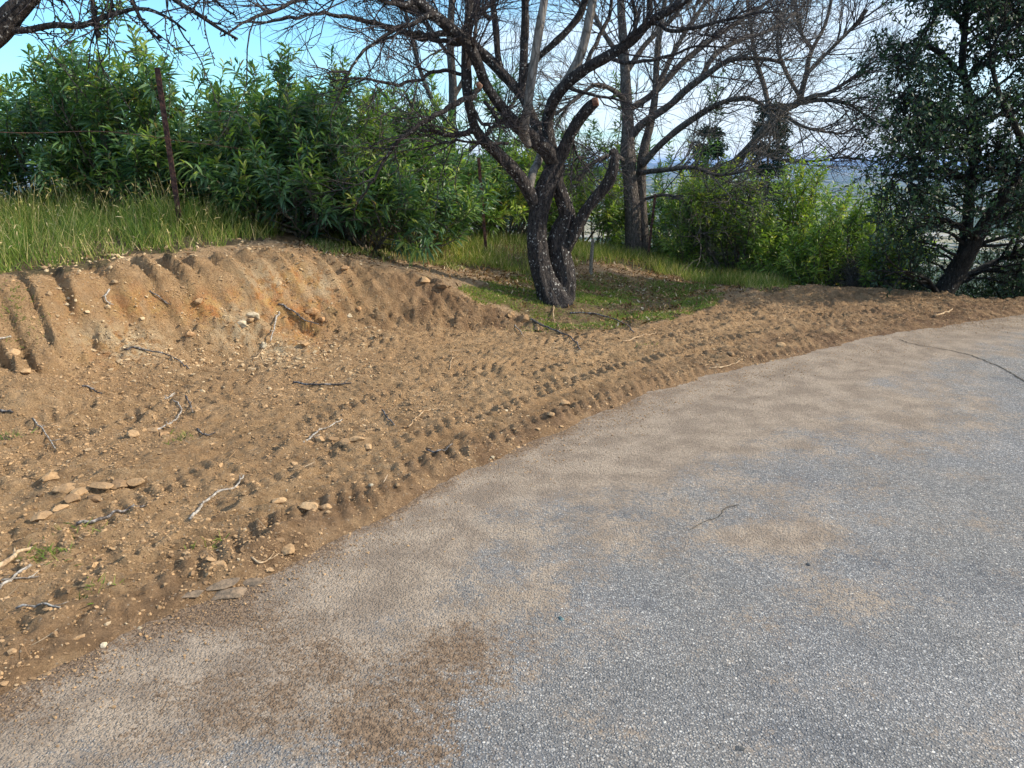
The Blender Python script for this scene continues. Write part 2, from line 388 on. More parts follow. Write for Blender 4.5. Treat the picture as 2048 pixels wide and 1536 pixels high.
# --- ground
s = NT('ground_soil'); base, fine, mid = soil_color(s)
moist = s.attr('moist'); orange = s.attr('orange'); grassy = s.attr('grassy'); dusty = s.attr('dusty'); pale = s.attr('pale')
base = s.mix(s.math('MULTIPLY', moist, s.mr(s.noise(4, 4), .3, .6, .35, 1.)), base, s.mix(s.mr(mid, .4, .65), (.13, .075, .043), (.26, .16, .092)))
base = s.mix(s.math('MULTIPLY', orange, s.mr(s.noise(6, 4), .34, .52)), base, s.mix(s.mr(s.noise(12), .35, .7), (.50, .20, .062), (.58, .36, .13)))
base = s.mix(s.math('MULTIPLY', pale, s.mr(s.noise(14, 4), .38, .55)), base, (.60, .50, .34))
base = s.mix(s.math('MULTIPLY', dusty, .75), base, s.mix(s.mr(fine, .3, .7), (.24, .165, .105), (.47, .35, .23)))
peb = s.vor(70, out='Color'); pr = s.n('ShaderNodeSeparateColor'); s.l(peb, pr.inputs[0])
pd_ = s.mr(s.vor(70), .34, .24)
base = s.mix(s.math('MULTIPLY', pd_, s.mr(pr.outputs[0], .86, .9)), base, s.mix(pr.outputs[1], (.50, .40, .30), (.30, .20, .12)))
und = s.mix(s.mr(mid, .3, .7), (.085, .062, .036), (.17, .135, .07)); base = s.mix(grassy, base, und)
h1 = s.noise(120, 6, .7); bmp = s.bump(h1, .012, 1.0); bmp = s.bump(s.noise(38, 7, .75), .05, 1.0, bmp)
M_ground = s.fin(base, bmp)
# --- valley far away
s = NT('valley_floor')
sc_ = s.n('ShaderNodeMapping'); sc_.inputs['Scale'].default_value = (.001, .001, 0); s.l(s.co, sc_.inputs[0]); vv = sc_.outputs[0]
f1 = s.vor(5.0, vv, out='Color'); fr_ = s.n('ShaderNodeSeparateColor'); s.l(f1, fr_.inputs[0])
col = s.ramp(fr_.outputs[0], [(0, (.03, .05, .02)), (.4, (.05, .08, .03)), (.6, (.12, .15, .06)), (.8, (.3, .26, .17)), (1, (.07, .1, .04))])
col = s.mix(s.mr(s.noise(14, 6, .7, vv), .5, .58), col, (.02, .035, .02))
t2 = s.vor(70, vv, out='Color'); tr_ = s.n('ShaderNodeSeparateColor'); s.l(t2, tr_.inputs[0])
col = s.mix(s.math('MULTIPLY', s.mr(tr_.outputs[0], .82, .86), s.mr(s.noise(3, 3, .5, vv), .46, .54)), col, (.36, .35, .33))
nearc = s.mix(s.mr(s.noise(.6, 6, .7), .4, .62), (.035, .05, .018), (.09, .085, .04))
dist_ = s.n('ShaderNodeVectorMath', operation='LENGTH'); s.l(s.co, dist_.inputs[0])
col = s.mix(s.mr(dist_.outputs['Value'], 90, 350), nearc, col)
M_valley = s.fin(col)
# --- road
s = NT('asphalt')
dust = s.attr('dust'); mud = s.attr('mud'); pat = s.attr('patch')
wv = s.n('ShaderNodeVectorMath', operation='ADD'); s.l(s.co, wv.inputs[0]); nz = s.n('ShaderNodeVectorMath', operation='SCALE'); s.l(s.noise(90, 3, .7, None, True), nz.inputs[0]); nz.inputs['Scale'].default_value = .012; s.l(nz.outputs[0], wv.inputs[1]); wv = wv.outputs[0]
ag = s.vor(125, wv, out='Color'); sep = s.n('ShaderNodeSeparateColor'); s.l(ag, sep.inputs[0]); agd = s.vor(125, wv)
ag2 = s.vor(75, out='Color'); sep2 = s.n('ShaderNodeSeparateColor'); s.l(ag2, sep2.inputs[0]); agd2 = s.vor(75)
stone = s.ramp(sep.outputs[0], [(0, (.09, .093, .10)), (.3, (.22, .223, .23)), (.65, (.39, .385, .38)), (.9, (.52, .51, .49)), (1, (.62, .60, .56))])
gap = s.mr(agd, .30, .62); stone = s.mix(.45, stone, s.ramp(s.noise(210, 4, .8), [(.25, (.08, .08, .086)), (.5, (.29, .29, .288)), (.75, (.56, .55, .53))])); col = s.mix(s.math('MULTIPLY', gap, .75), stone, (.085, .085, .087))
st2 = s.mix(sep2.outputs[1], (.20, .20, .205), (.66, .64, .60)); col = s.mix(s.math('MULTIPLY', s.mr(agd2, .36, .28), s.mr(sep2.outputs[0], .84, .87)), col, st2)
blu = s.noise(1.1, 3); col = s.mix(s.mr(blu, .40, .62, 0, .5), col, s.mix(1.0, col, (.93, .97, 1.04), 'MULTIPLY'))
worn = s.noise(2.3, 5, .6); col = s.mix(s.mr(s.noise(1.7, 6, .65), .52, .68, 0, .45), col, s.mix(1., col, (.58, .62, .70), 'MULTIPLY')); col = s.mix(s.mr(worn, .45, .7, 0, .35), col, s.mix(1., col, (1.6, 1.55, 1.5), 'MULTIPLY'))
dn = s.noise(3.0, 6, .62); dn2 = s.noise(26, 5, .7)
dm = s.math('ADD', dust, s.math('MULTIPLY', s.math('SUBTRACT', dn, .5), 1.5)); dm = s.math('ADD', dm, s.math('MULTIPLY', s.math('SUBTRACT', dn2, .5), .8))
dm = s.mr(dm, -.1, 1.0, 0., .85)
dcol = s.mix(s.mr(s.noise(5, 5), .35, .65), (.27, .21, .155), (.43, .345, .26)); dcol = s.mix(s.mr(s.noise(150, 3, .7), .35, .65, 0, .5), dcol, (.15, .11, .08))
gm_ = s.math('MULTIPLY', s.mr(s.math('SUBTRACT', s.math('MULTIPLY', dm, 1.75), s.math('ADD', s.math('MULTIPLY', sep.outputs[1], .7), s.math('MULTIPLY', s.noise(260, 2), .45))), -.45, .60), .86); col = s.mix(gm_, col, dcol)
mm = s.math('ADD', mud, s.math('MULTIPLY', s.math('SUBTRACT', dn, .5), 1.6)); mm = s.math('ADD', mm, s.math('MULTIPLY', s.math('SUBTRACT', dn2, .5), 1.0)); mm = s.mr(mm, .1, 1.2, 0, .75)
mcol = s.mix(s.mr(s.noise(60, 5, .7), .35, .65), (.115, .078, .052), (.25, .175, .115)); gm2 = s.mr(s.math('SUBTRACT', s.math('MULTIPLY', mm, 1.7), s.math('ADD', s.math('MULTIPLY', sep.outputs[0], .6), s.math('MULTIPLY', s.noise(200, 3), .5))), -.35, .45); col = s.mix(gm2, col, mcol)
hh = s.math('SUBTRACT', 1.0, s.mr(agd, .05, .75)); hh = s.math('MULTIPLY', hh, s.math('ADD', sep.outputs[1], .3))
b1 = s.bump(hh, .0065, 1.0); b1 = s.bump(s.noise(30, 5, .7), .008, .6, b1)
M_road = s.fin(col, b1, .82)
# --- bark
def bark(name, c0, c1, lichen=0.0, lc=(.55, .56, .52), sc=1.0, moss=0.0):
    s = NT(name)
    st = s.n('ShaderNodeMapping'); st.inputs['Scale'].default_value = (1, 1, .28); s.l(s.co, st.inputs[0])
    n1 = s.noise(38 * sc, 6, .7, st.outputs[0]); col = s.mix(s.mr(n1, .35, .66), c0, c1)
    v = s.vor(55 * sc, st.outputs[0], 'DISTANCE_TO_EDGE')
    col = s.mix(s.mr(v, .12, .0, 0, .7), col, tuple(x * .4 for x in c0))
    if moss: col = s.mix(s.mr(s.noise(7, 4), .5, .66, 0, moss), col, (.06, .07, .02))
    if lichen:
        wv = s.n('ShaderNodeVectorMath', operation='ADD'); s.l(s.co, wv.inputs[0]); nz = s.n('ShaderNodeVectorMath', operation='SCALE'); s.l(s.noise(40, 3, .6, None, True), nz.inputs[0]); nz.inputs['Scale'].default_value = .055; s.l(nz.outputs[0], wv.inputs[1])
        sv = s.n('ShaderNodeTexVoronoi'); s.l(wv.outputs[0], sv.inputs[0]); sv.inputs['Scale'].default_value = 36
        cc = s.n('ShaderNodeSeparateColor'); s.l(sv.outputs['Color'], cc.inputs[0])
        spot = s.math('MULTIPLY', s.mr(s.math('ADD', sv.outputs[0], s.math('MULTIPLY', s.noise(70, 3), .35)), .52, .42), s.mr(cc.outputs[0], 1 - lichen, 1 - lichen + .03))
        reg = s.mr(s.noise(3.2, 3), .42, .56, .15, 1)
        col = s.mix(s.math('MULTIPLY', spot, reg), col, s.mix(s.noise(25, 2), lc, tuple(min(.8, x * 1.25) for x in lc)))
    bb = s.bump(n1, .03, 1.0); bb = s.bump(v, .012, .8, bb); bb = s.bump(s.noise(14 * sc, 4, .6, st.outputs[0]), .05, .7, bb)
    return s.fin(col, bb)
M_bark = bark('almond_bark', (.020, .018, .020), (.085, .073, .068), .40, (.36, .36, .35))
M_bark2 = bark('bare_tree_bark', (.060, .052, .048), (.19, .165, .15), .12, (.36, .36, .33))
M_twig = bark('twig_bark', (.035, .030, .034), (.11, .095, .10), .1, (.30, .31, .30))
M_twig2 = bark('grey_twig_bark', (.10, .09, .085), (.24, .215, .20), .2, (.35, .34, .32))
M_pale = bark('pale_smooth_bark', (.17, .155, .14), (.27, .25, .23), 0, sc=.35)
M_oakbark = bark('oak_bark', (.012, .011, .010), (.045, .04, .036), .1, (.2, .2, .18))
M_stem = bark('oleander_stem', (.10, .085, .06), (.26, .22, .17), .1, (.35, .33, .27))
s = NT('cut_wood'); M_cut = s.fin(s.mix(s.mr(s.noise(30, 4), .4, .6), (.15, .07, .05), (.30, .19, .13)))
s = NT('stick_bark'); M_stick = s.fin(s.mix(s.mr(s.noise(45, 5, .7), .40, .60), (.14, .115, .095), (.40, .375, .34)), s.bump(s.noise(90, 3), .004, .6))
s = NT('dark_stick_bark'); M_stickd = s.fin(s.mix(s.mr(s.noise(45, 5, .7), .45, .68), (.06, .052, .05), (.33, .31, .30)), s.bump(s.noise(90, 3), .004, .6))
s = NT('dry_root'); M_root = s.fin(s.mix(s.mr(s.noise(30, 4, .7), .4, .65), (.25, .165, .095), (.46, .35, .23)))
s = NT('rusty_steel'); M_rust = s.fin(s.mix(s.mr(s.noise(22, 6, .7), .4, .64), (.040, .022, .022), (.15, .075, .055)), s.bump(s.noise(90, 4), .002, .6), .8)
s = NT('old_wood'); M_wood = s.fin(s.mix(s.mr(s.noise(40, 5, .7), .4, .64), (.12, .105, .085), (.30, .27, .22)), s.bump(s.noise(60, 4), .004, .6))
def leafm(name, stops, trans=.35, rough=.42, spec=.45, sick=None):
    s = NT(name); r = s.attr('rnd'); col = s.ramp(r, stops)
    col = s.mix(s.mr(s.noise(1.3, 3), .35, .65, 0, .35), col, s.mix(1., col, (1.5, 1.3, .7), 'MULTIPLY'))
    s.b.inputs['Specular IOR Level'].default_value = spec
    s.fin(col, None, rough)
    tl = s.n('ShaderNodeBsdfTranslucent'); s.l(s.mix(1., col, (1.5, 1.7, .7), 'MULTIPLY'), tl.inputs[0])
    ms = s.n('ShaderNodeMixShader'); ms.inputs[0].default_value = trans; s.l(s.b.outputs[0], ms.inputs[1]); s.l(tl.outputs[0], ms.inputs[2]); s.l(ms.outputs[0], s.o.inputs[0])
    return s.m
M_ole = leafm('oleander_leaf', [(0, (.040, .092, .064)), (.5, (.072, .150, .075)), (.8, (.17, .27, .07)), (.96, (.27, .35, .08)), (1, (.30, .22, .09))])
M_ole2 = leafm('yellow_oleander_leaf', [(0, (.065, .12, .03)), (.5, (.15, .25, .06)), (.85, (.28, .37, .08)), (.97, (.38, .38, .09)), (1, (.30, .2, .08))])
M_oak = leafm('oak_leaf', [(0, (.016, .038, .030)), (.6, (.028, .062, .040)), (.95, (.055, .095, .05)), (1, (.09, .09, .045))], .2, .5, .3)
M_euc = leafm('hanging_leaf', [(0, (.03, .055, .035)), (.6, (.055, .085, .048)), (1, (.10, .12, .06))], .3)
M_con = leafm('conifer_needles', [(0, (.008, .022, .020)), (1, (.022, .045, .030))], .1, .8, .1)
M_grass = leafm('grass_blade', [(0, (.06, .115, .025)), (.4, (.12, .19, .04)), (.65, (.22, .26, .075)), (.82, (.36, .31, .15)), (1, (.58, .48, .31))], .35, .6, .25)
M_litter = leafm('dry_leaf', [(0, (.06, .035, .02)), (.45, (.17, .10, .055)), (.8, (.30, .20, .12)), (1, (.50, .42, .33))], .12, .85, .1)
def stone_m(name, c0, c1):
    s = NT(name); return s.fin(s.mix(s.mr(s.noise(35, 5, .7), .35, .65), c0, c1), s.bump(s.noise(60, 5, .7), .008, .8))
M_pale_rock = stone_m('pale_rock', (.32, .26, .17), (.55, .48, .36)); M_tan_rock = stone_m('tan_rock', (.30, .16, .07), (.48, .31, .17))
M_blue_rock = stone_m('blue_green_rock', (.04, .085, .10), (.16, .24, .25)); M_dark_rock = stone_m('dark_rock', (.05, .055, .06), (.13, .13, .13))
M_chunk = stone_m('asphalt_chunk', (.12, .095, .07), (.26, .19, .13))
s = NT('soil_clod'); base, fine, mid = soil_color(s); r = s.attr('rnd')
base = s.mix(s.mr(r, .965, .98), base, (.42, .33, .22)); base = s.mix(s.mr(r, .9, .0, 0, .75), base, (.15, .095, .055))
M_clod = s.fin(base, s.bump(s.noise(90, 5, .7), .008, .8))

# ------------------------------------------------------------------ ground sheet (near) and valley (far)
U, V = px(XG, YG, ZG)
jit = 14 * fbm(XG * 5, YG * 5, 201, 3); jit2 = 10 * fbm(XG * 5 + 40, YG * 5, 203, 3)
poly_tall = [(-900, 555), (0, 548), (60, 545), (150, 542), (250, 512), (330, 505), (420, 495), (520, 482), (560, 470), (560, 300), (-900, 200)]
poly_strip = [(600, 470), (640, 505), (780, 520), (880, 532), (1000, 545), (1075, 555), (1180, 520), (1300, 545), (1420, 570), (1540, 585), (1575, 580), (1580, 400), (1200, 380), (560, 300)]
poly_lawn = [(920, 575), (1000, 560), (1150, 545), (1400, 560), (1450, 590), (1430, 612), (1300, 648), (1200, 662), (1110, 668), (1065, 640), (1010, 610), (950, 605)]
poly_mound = [(600, 500), (700, 520), (850, 550), (950, 600), (1060, 640), (1120, 668), (1310, 650), (1440, 605), (1570, 580), (1580, 400), (560, 300)]
front = YG < 16
gt = inpoly(U + jit, V + jit2, poly_tall) & front; gs = inpoly(U + jit, V + jit2, poly_strip) & front; gl = inpoly(U + jit, V + jit2, poly_lawn) & front
grassy = np.clip(gt * 1.0 + gs * 1.0 + gl * .75, 0, 1)
grassy = np.maximum(grassy, ss(.2, 1.2, YG - np.interp(XG, CX, CY)))
grassy[YG > 16] = 1
e0 = np.interp(XG, EX, EY)
moist = ss(.9, .05, YG - e0) * .6 + .5 * ss(1.0, 4.0, XG) + .2 * ss(-.2, .4, fbm(XG * .9, YG * .9, 211, 3)); moist = np.clip(moist, 0, 1) * (1 - .6 * FG * ss(.5, -.5, XG))
moist = np.maximum(moist, .8 * np.clip(FG * 1.5, 0, 1) * ss(-1.7, -.7, XG))
def gauss_px(lst, z=0.4):
    r = np.zeros_like(XG)
    for (u, v, su, sv, a) in lst: r = np.maximum(r, a * np.exp(-((U - u) / su) ** 2 - ((V - v) / sv) ** 2))
    return r * (YG < 9)
orange = gauss_px([(530, 600, 90, 40, 1), (420, 620, 60, 35, 1), (280, 610, 60, 40, .8), (600, 650, 55, 60, 1), (590, 570, 70, 50, .8), (640, 600, 60, 40, .7), (230, 690, 80, 50, .5), (150, 600, 60, 60, .4)])
palem = gauss_px([(270, 690, 60, 35, .9), (480, 650, 60, 40, .8), (530, 560, 60, 40, .6), (560, 700, 60, 30, .7), (640, 570, 40, 40, .7), (200, 670, 70, 30, .6)])
dusty = np.clip(ss(.9, 1.2, TG) * (XG < .2) * (1 - grassy), 0, 1) + .6 * inpoly(U + jit, V + jit2, poly_mound) * (1 - grassy)
j16 = int(np.searchsorted(YS, 40.0)); nx = len(XS); ny = len(YS)
def sheet(j0, j1, name, mat, attrs):
    sub = slice(j0, j1 + 1); V_ = np.stack([XG[sub], YG[sub], ZG[sub]], -1).reshape(-1, 3); r = j1 - j0
    i = np.arange(r)[:, None] * nx; k = np.arange(nx - 1)[None]; q = np.stack([i + k, i + k + 1, i + nx + k + 1, i + nx + k], -1).reshape(-1, 4)
    me = mesh_from(name, V_, [q], mat, True, {a: b[sub].ravel() for a, b in attrs.items()})
    o = bpy.data.objects.new(name, me); C.objects.link(o); return tag(o, kind='structure')
sheet(0, j16, 'ground', M_ground, dict(moist=moist, orange=orange, grassy=grassy, dusty=dusty, pale=palem))
sheet(j16, ny - 1, 'valley', M_valley, {})

# ------------------------------------------------------------------ road
rx = np.concatenate([np.arange(-9, 7.5, .05), np.arange(7.5, 60, 1.0)]); tq = np.linspace(0, 1, 220)
RXg, TQ = np.meshgrid(rx, tq); eg = np.interp(RXg, EX, EY) + .30; RYg = -12 + (eg + 12) * (1 - (1 - TQ) ** 2.2)
RZ = 0.004 + .006 * fbm(RXg * .9, RYg * .9, 301, 3)
ru, rv = px(RXg, RYg, RZ)
def gpx(lst):
    r = np.zeros_like(RXg)
    for (u, v, su, sv, a) in lst: r = r + a * np.exp(-((ru - u) / su) ** 2 - ((rv - v) / sv) ** 2)
    return r * (RYg > 1.2)
de = np.interp(RXg, EX, EY) - RYg
dust = .08 + .95 * ss(1.1, .0, de) + gpx([(1500, 790, 330, 70, .75), (1300, 860, 220, 70, .7), (1180, 960, 160, 50, .45), (700, 1250, 300, 130, .5), (1560, 1080, 130, 50, .6), (1850, 830, 150, 50, .35), (1700, 720, 160, 30, .6), (820, 1080, 90, 50, .35), (1700, 1180, 130, 60, .3), (1250, 1060, 130, 40, .35), (500, 1500, 420, 160, .3), (1000, 1100, 200, 60, .2), (2000, 700, 200, 30, .3), (350, 1380, 520, 140, .4), (900, 1150, 300, 120, .25), (1500, 950, 500, 120, .22), (1250, 1250, 200, 60, .15)])
mudm = .75 * ss(.35, -.02, de) * ss(3.2, 0, RXg) + gpx([(880, 1370, 170, 100, .62), (800, 1510, 230, 80, .62), (560, 1420, 240, 90, .5), (500, 1230, 180, 60, .55), (330, 1400, 150, 70, .35), (1070, 1290, 90, 50, .2), (60, 1440, 120, 60, .6), (1560, 1060, 90, 40, .3), (650, 1300, 200, 80, .4), (300, 1500, 200, 60, .35), (1200, 1060, 90, 30, .25), (950, 1250, 120, 60, .3)])
q = [];
i = np.arange(len(tq) - 1)[:, None] * len(rx); k = np.arange(len(rx) - 1)[None]; q = np.stack([i + k, i + k + 1, i + len(rx) + k + 1, i + len(rx) + k], -1).reshape(-1, 4)
me = mesh_from('road', np.stack([RXg, RYg, RZ], -1).reshape(-1, 3), [q], M_road, True, dict(dust=dust.ravel(), mud=mudm.ravel(), patch=(dust * 0).ravel()))
o = bpy.data.objects.new('road', me); C.objects.link(o); tag(o, kind='structure')
# cracks in the asphalt
def crack(pts, wd, label):
    P = catmull([np.append(gz(*q_), 0) for q_ in pts], 14); P[:, :2] += np.stack([.016 * fbm(np.arange(len(P)) * .7, np.zeros(len(P)) + pts[0][0], 3, 3)] * 2, -1)
    T = np.gradient(P, axis=0); N = np.stack([-T[:, 1], T[:, 0], T[:, 0] * 0], -1); N /= np.linalg.norm(N, axis=1)[:, None] + 1e-9
    ww = wd * (.5 + .6 * vn(np.arange(len(P)) * .9, np.zeros(len(P)), 5)); ww[0] = ww[-1] = .001
    z = .004 + .006 * fbm(P[:, 0] * .9, P[:, 1] * .9, 301, 3) + .004
    A_ = P + N * ww[:, None]; B_ = P - N * ww[:, None]; A_[:, 2] = z; B_[:, 2] = z
    n = len(P); i = np.arange(n - 1); mb = MB(); mb.add(np.concatenate([A_, B_]), [np.stack([i, i + 1, n + i + 1, n + i], -1)])
    o = mb.build('road_crack', M_crack); tag(o, kind='structure')
s = NT('crack_fill'); M_crack = s.fin(s.mix(s.mr(s.noise(30, 4), .4, .6), (.035, .033, .03), (.09, .075, .055)))
crack([(1795, 680), (1830, 690), (1900, 702), (1950, 715), (2010, 740), (2060, 770), (2200, 850)], .007, '')
crack([(1380, 1062), (1410, 1045), (1436, 1036), (1452, 1018), (1478, 1012)], .0028, '')

# ------------------------------------------------------------------ scatter helpers
ICO_V = None
def ico():
    import bmesh
    bm = bmesh.new(); bmesh.ops.create_icosphere(bm, subdivisions=1, radius=1); v = np.array([q.co[:] for q in bm.verts]); f = np.array([[x.index for x in q.verts] for q in bm.faces])
    bm2 = bmesh.new(); bmesh.ops.create_icosphere(bm2, subdivisions=3, radius=1); v2 = np.array([q.co[:] for q in bm2.verts]); f2 = np.array([[x.index for x in q.verts] for q in bm2.faces])
    bm.free(); bm2.free(); return v, f, v2, f2
IV, IF, IV2, IF2 = ico()
def lumps(x, y, z, size, name, mat, kind='stuff', label=None, cat=None):
    n = len(x); base = IV[None] * (1 + .35 * RNG.standard_normal((n, len(IV), 1)).clip(-1, 1)); sc = size[:, None, None] * np.stack([RNG.uniform(.7, 1.4, n), RNG.uniform(.7, 1.2, n), RNG.uniform(.35, .8, n)], -1)[:, None]
    Vv = base * sc; a = RNG.uniform(0, 6.28, n); b = RNG.uniform(-.5, .5, n)
    ca, sa = np.cos(a)[:, None], np.sin(a)[:, None]; X = Vv[..., 0] * ca - Vv[..., 1] * sa; Y = Vv[..., 0] * sa + Vv[..., 1] * ca; Z = Vv[..., 2] + X * b[:, None] * .6
    Vv = np.stack([X + x[:, None], Y + y[:, None], Z + z[:, None]], -1)
    F = (IF[None] + (np.arange(n) * len(IV))[:, None, None]).reshape(-1, 3)
    me = mesh_from(name, Vv.reshape(-1, 3), [F], mat, False, {"rnd": np.repeat(RNG.random(n), len(IV))})
    o = bpy.data.objects.new(name, me); C.objects.link(o); return tag(o, label, cat, None, kind)
# soil crumbs
N = 300000
x = RNG.uniform(-5, 6.5, N); y = RNG.uniform(1.6, 9.8, N) ** 1.0; fo = np.interp(x, FX, FY); to = np.interp(x, TX, TY); e = np.interp(x, EX, EY)
inside = ((x < .6) & (y < to - .02)) | ((x >= .6) & (y < fo + .15)); dens = .25 + .75 * ss(-.1, .35, fbm(x * 1.8, y * 1.8, 401, 3)); dens += .8 * np.exp(-((y - fo - .05) / .25) ** 2) * (x < .8)
k = inside & (y > e - .02) & (RNG.random(N) < dens); x, y = x[k], y[k]
sz = .0034 + .0060 * RNG.random(len(x)) ** 3 + .010 * RNG.random(len(x)) ** 30
lumps(x, y, Hq(x, y) + sz * .15, sz, 'soil_crumbs', M_clod)
# pale rubble lying at the foot of the bank
N = 3000; u_ = RNG.uniform(120, 760, N); cpx = np.array([gz(a_, b_, .12) for a_, b_ in zip(u_, 690 + RNG.normal(0, 34, N) + (450 - u_) * .05)]); x, y = cpx[:, 0], cpx[:, 1]; k = (RNG.random(N) < .25 + .75 * ss(-.1, .3, fbm(x * 2.5, y * 2.5, 451, 3))); x, y = x[k], y[k]
sz = .006 + .010 * RNG.random(len(x)) ** 2 + .016 * RNG.random(len(x)) ** 12; s = NT('bank_rubble'); M_rub = s.fin(s.mix(s.attr('rnd'), (.26, .17, .095), (.52, .40, .25)), s.bump(s.noise(80, 4), .006, .7)); lumps(x, y, Hq(x, y) + sz * .1, sz, 'rubble', M_rub)
# grit scattered over the road edge
N = 14000; x = RNG.uniform(-2.6, 6, N); e = np.interp(x, EX, EY); y = e - np.abs(RNG.normal(0, .28, N)) - .0; k = (y > 1.4); x, y = x[k], y[k]
sz = .0018 + .004 * RNG.random(len(x)) ** 7; lumps(x, y, np.maximum(Hq(x, y), .004) + sz * .2, sz, 'road_grit', M_clod)

def rock(u, v, size, mat, name, label, cat, group=None, flat=.65, seed=0, sharp=.5, loc=None, rz=None, asp=1.3):
    p_ = on_ground(u, v) if loc is None else loc
    r = np.random.default_rng(seed + int(u * 7 + v)); Vv = IV2.copy()
    for _ in range(16):
        d = r.standard_normal(3); d /= np.linalg.norm(d); c = .50 + .32 * r.random(); pr_ = Vv @ d; Vv -= np.maximum(0, pr_ - c)[:, None] * d * .95
    Vv *= (1.2 + .16 * fbm(Vv[:, 0] * 2.5 + seed, Vv[:, 1] * 2.5 + Vv[:, 2] * 2, seed, 4))[:, None]
    a = r.uniform(0, 6.28) if rz is None else rz
    Vv = Vv * np.array([size * asp, size, size * flat]); Vv = Vv @ np.array([[math.cos(a), math.sin(a), 0], [-math.sin(a), math.cos(a), 0], [0, 0, 1]])
    mb = MB(); mb.add(Vv + p_ + np.array([0, 0, size * flat * .2]), [IF2]); o = mb.build(name, mat, None, False, p_); return tag(o, label, cat, group)

# ------------------------------------------------------------------ batched twigs and leaves
def norm(a): return a / (np.linalg.norm(a, axis=-1, keepdims=True) + 1e-12)
def resample(P, R, m):
    P = np.asarray(P, float); R = np.asarray(R, float); s_ = np.concatenate([[0], np.cumsum(np.linalg.norm(np.diff(P, axis=0), axis=1))]); t = np.linspace(0, s_[-1], m)
    return np.stack([np.interp(t, s_, P[:, i]) for i in range(3)], -1), np.interp(t, s_, R)
def tubes(mb, P, R, n=4):               # P (K,m,3)  R (K,m)
    K, m = R.shape
    if K == 0: return
    T = norm(np.gradient(P, axis=1)); ref = norm(RNG.standard_normal((K, 1, 3))); N = norm(np.cross(T, ref)); B = np.cross(T, N); th = np.linspace(0, 2 * np.pi, n, endpoint=False)
    V_ = P[:, :, None] + R[:, :, None, None] * (np.cos(th)[None, None, :, None] * N[:, :, None] + np.sin(th)[None, None, :, None] * B[:, :, None])
    b = (np.arange(K) * m * n)[:, None, None]; i = (np.arange(m - 1) * n)[None, :, None]; j = np.arange(n)[None, None]; k = (j + 1) % n
    q = np.stack([b + i + j, b + i + k, b + i + n + k, b + i + n + j], -1).reshape(-1, 4)
    mb.add(V_.reshape(-1, 3), [q], np.repeat(RNG.random(K), m * n))
def children(P, R, k, L0, L1, rr, m, spread=1.0, up=.2, wob=.12, tmin=.15, tmax=1.0, taper=.35, bias=None, cull=None):
    K, mp, _ = P.shape; idx = np.repeat(np.arange(K), k); n = len(idx)
    t = RNG.uniform(tmin, tmax, n) * (mp - 1); i0 = np.minimum(t.astype(int), mp - 2); fr = (t - i0)[:, None]
    base = P[idx, i0] * (1 - fr) + P[idx, i0 + 1] * fr; tan = norm(P[idx, i0 + 1] - P[idx, i0]); pr = R[idx, i0]
    rnd = norm(RNG.standard_normal((n, 3))); perp = norm(rnd - tan * (rnd * tan).sum(-1, keepdims=True))
    d = norm(tan + perp * spread * RNG.uniform(.6, 1.4, (n, 1)) + np.array([0, 0, up]) + (0 if bias is None else bias))
    L_ = RNG.uniform(L0, L1, n)[:, None]; pts = [base]; cur = base
    for q in range(m - 1):
        d = norm(d + RNG.standard_normal((n, 3)) * wob + np.array([0, 0, up * .35])); cur = cur + d * L_ / (m - 1); pts.append(cur)
    Pc = np.stack(pts, 1); r0 = np.minimum(rr, pr * .85) if np.isscalar(rr) else rr
    Rc = r0[:, None] * np.linspace(1, taper, m)[None]
    if cull is not None:
        kp = cull(Pc[:, -1]); Pc, Rc = Pc[kp], Rc[kp]
    return Pc, Rc
def leaves(mb, B_, D, Lh, Wd, droop=.3, prof=(.25, 1.0, .85, .06), tt=(0, .32, .68, 1.0), fold=0, a=None, nrm=None):
    n = len(B_); D = norm(D)
    ref = norm(RNG.standard_normal((n, 3)) * .6 + np.array([0, 0, 1.0])) if nrm is None else nrm
    S = norm(np.cross(D, ref)); Nn = np.cross(S, D); V_ = []
    for t, w_ in zip(tt, prof):
        c = B_ + D * (Lh * t)[:, None] - Nn * (Lh * droop * t * t)[:, None] * .6 - np.array([0, 0, 1.0]) * (Lh * droop * t * t)[:, None] * .6
        V_ += [c - S * (Wd * w_ * .5)[:, None], c + S * (Wd * w_ * .5)[:, None]]
    k = len(tt); V_ = np.stack(V_, 1).reshape(-1, 3); b = (np.arange(n) * 2 * k)[:, None]
    F = np.concatenate([b + np.array([[2 * i, 2 * i + 1, 2 * i + 3, 2 * i + 2]]) for i in range(k - 1)])
    mb.add(V_, [F], np.repeat(RNG.random(n) if a is None else a, 2 * k))
def in_frame(pad=260):
    def f(p_):
        u, v = px(p_[:, 0], p_[:, 1], p_[:, 2]); return (u > -pad) & (u < 2048 + pad) & (v > -pad * 1.3) & (p_[:, 1] > .5)
    return f

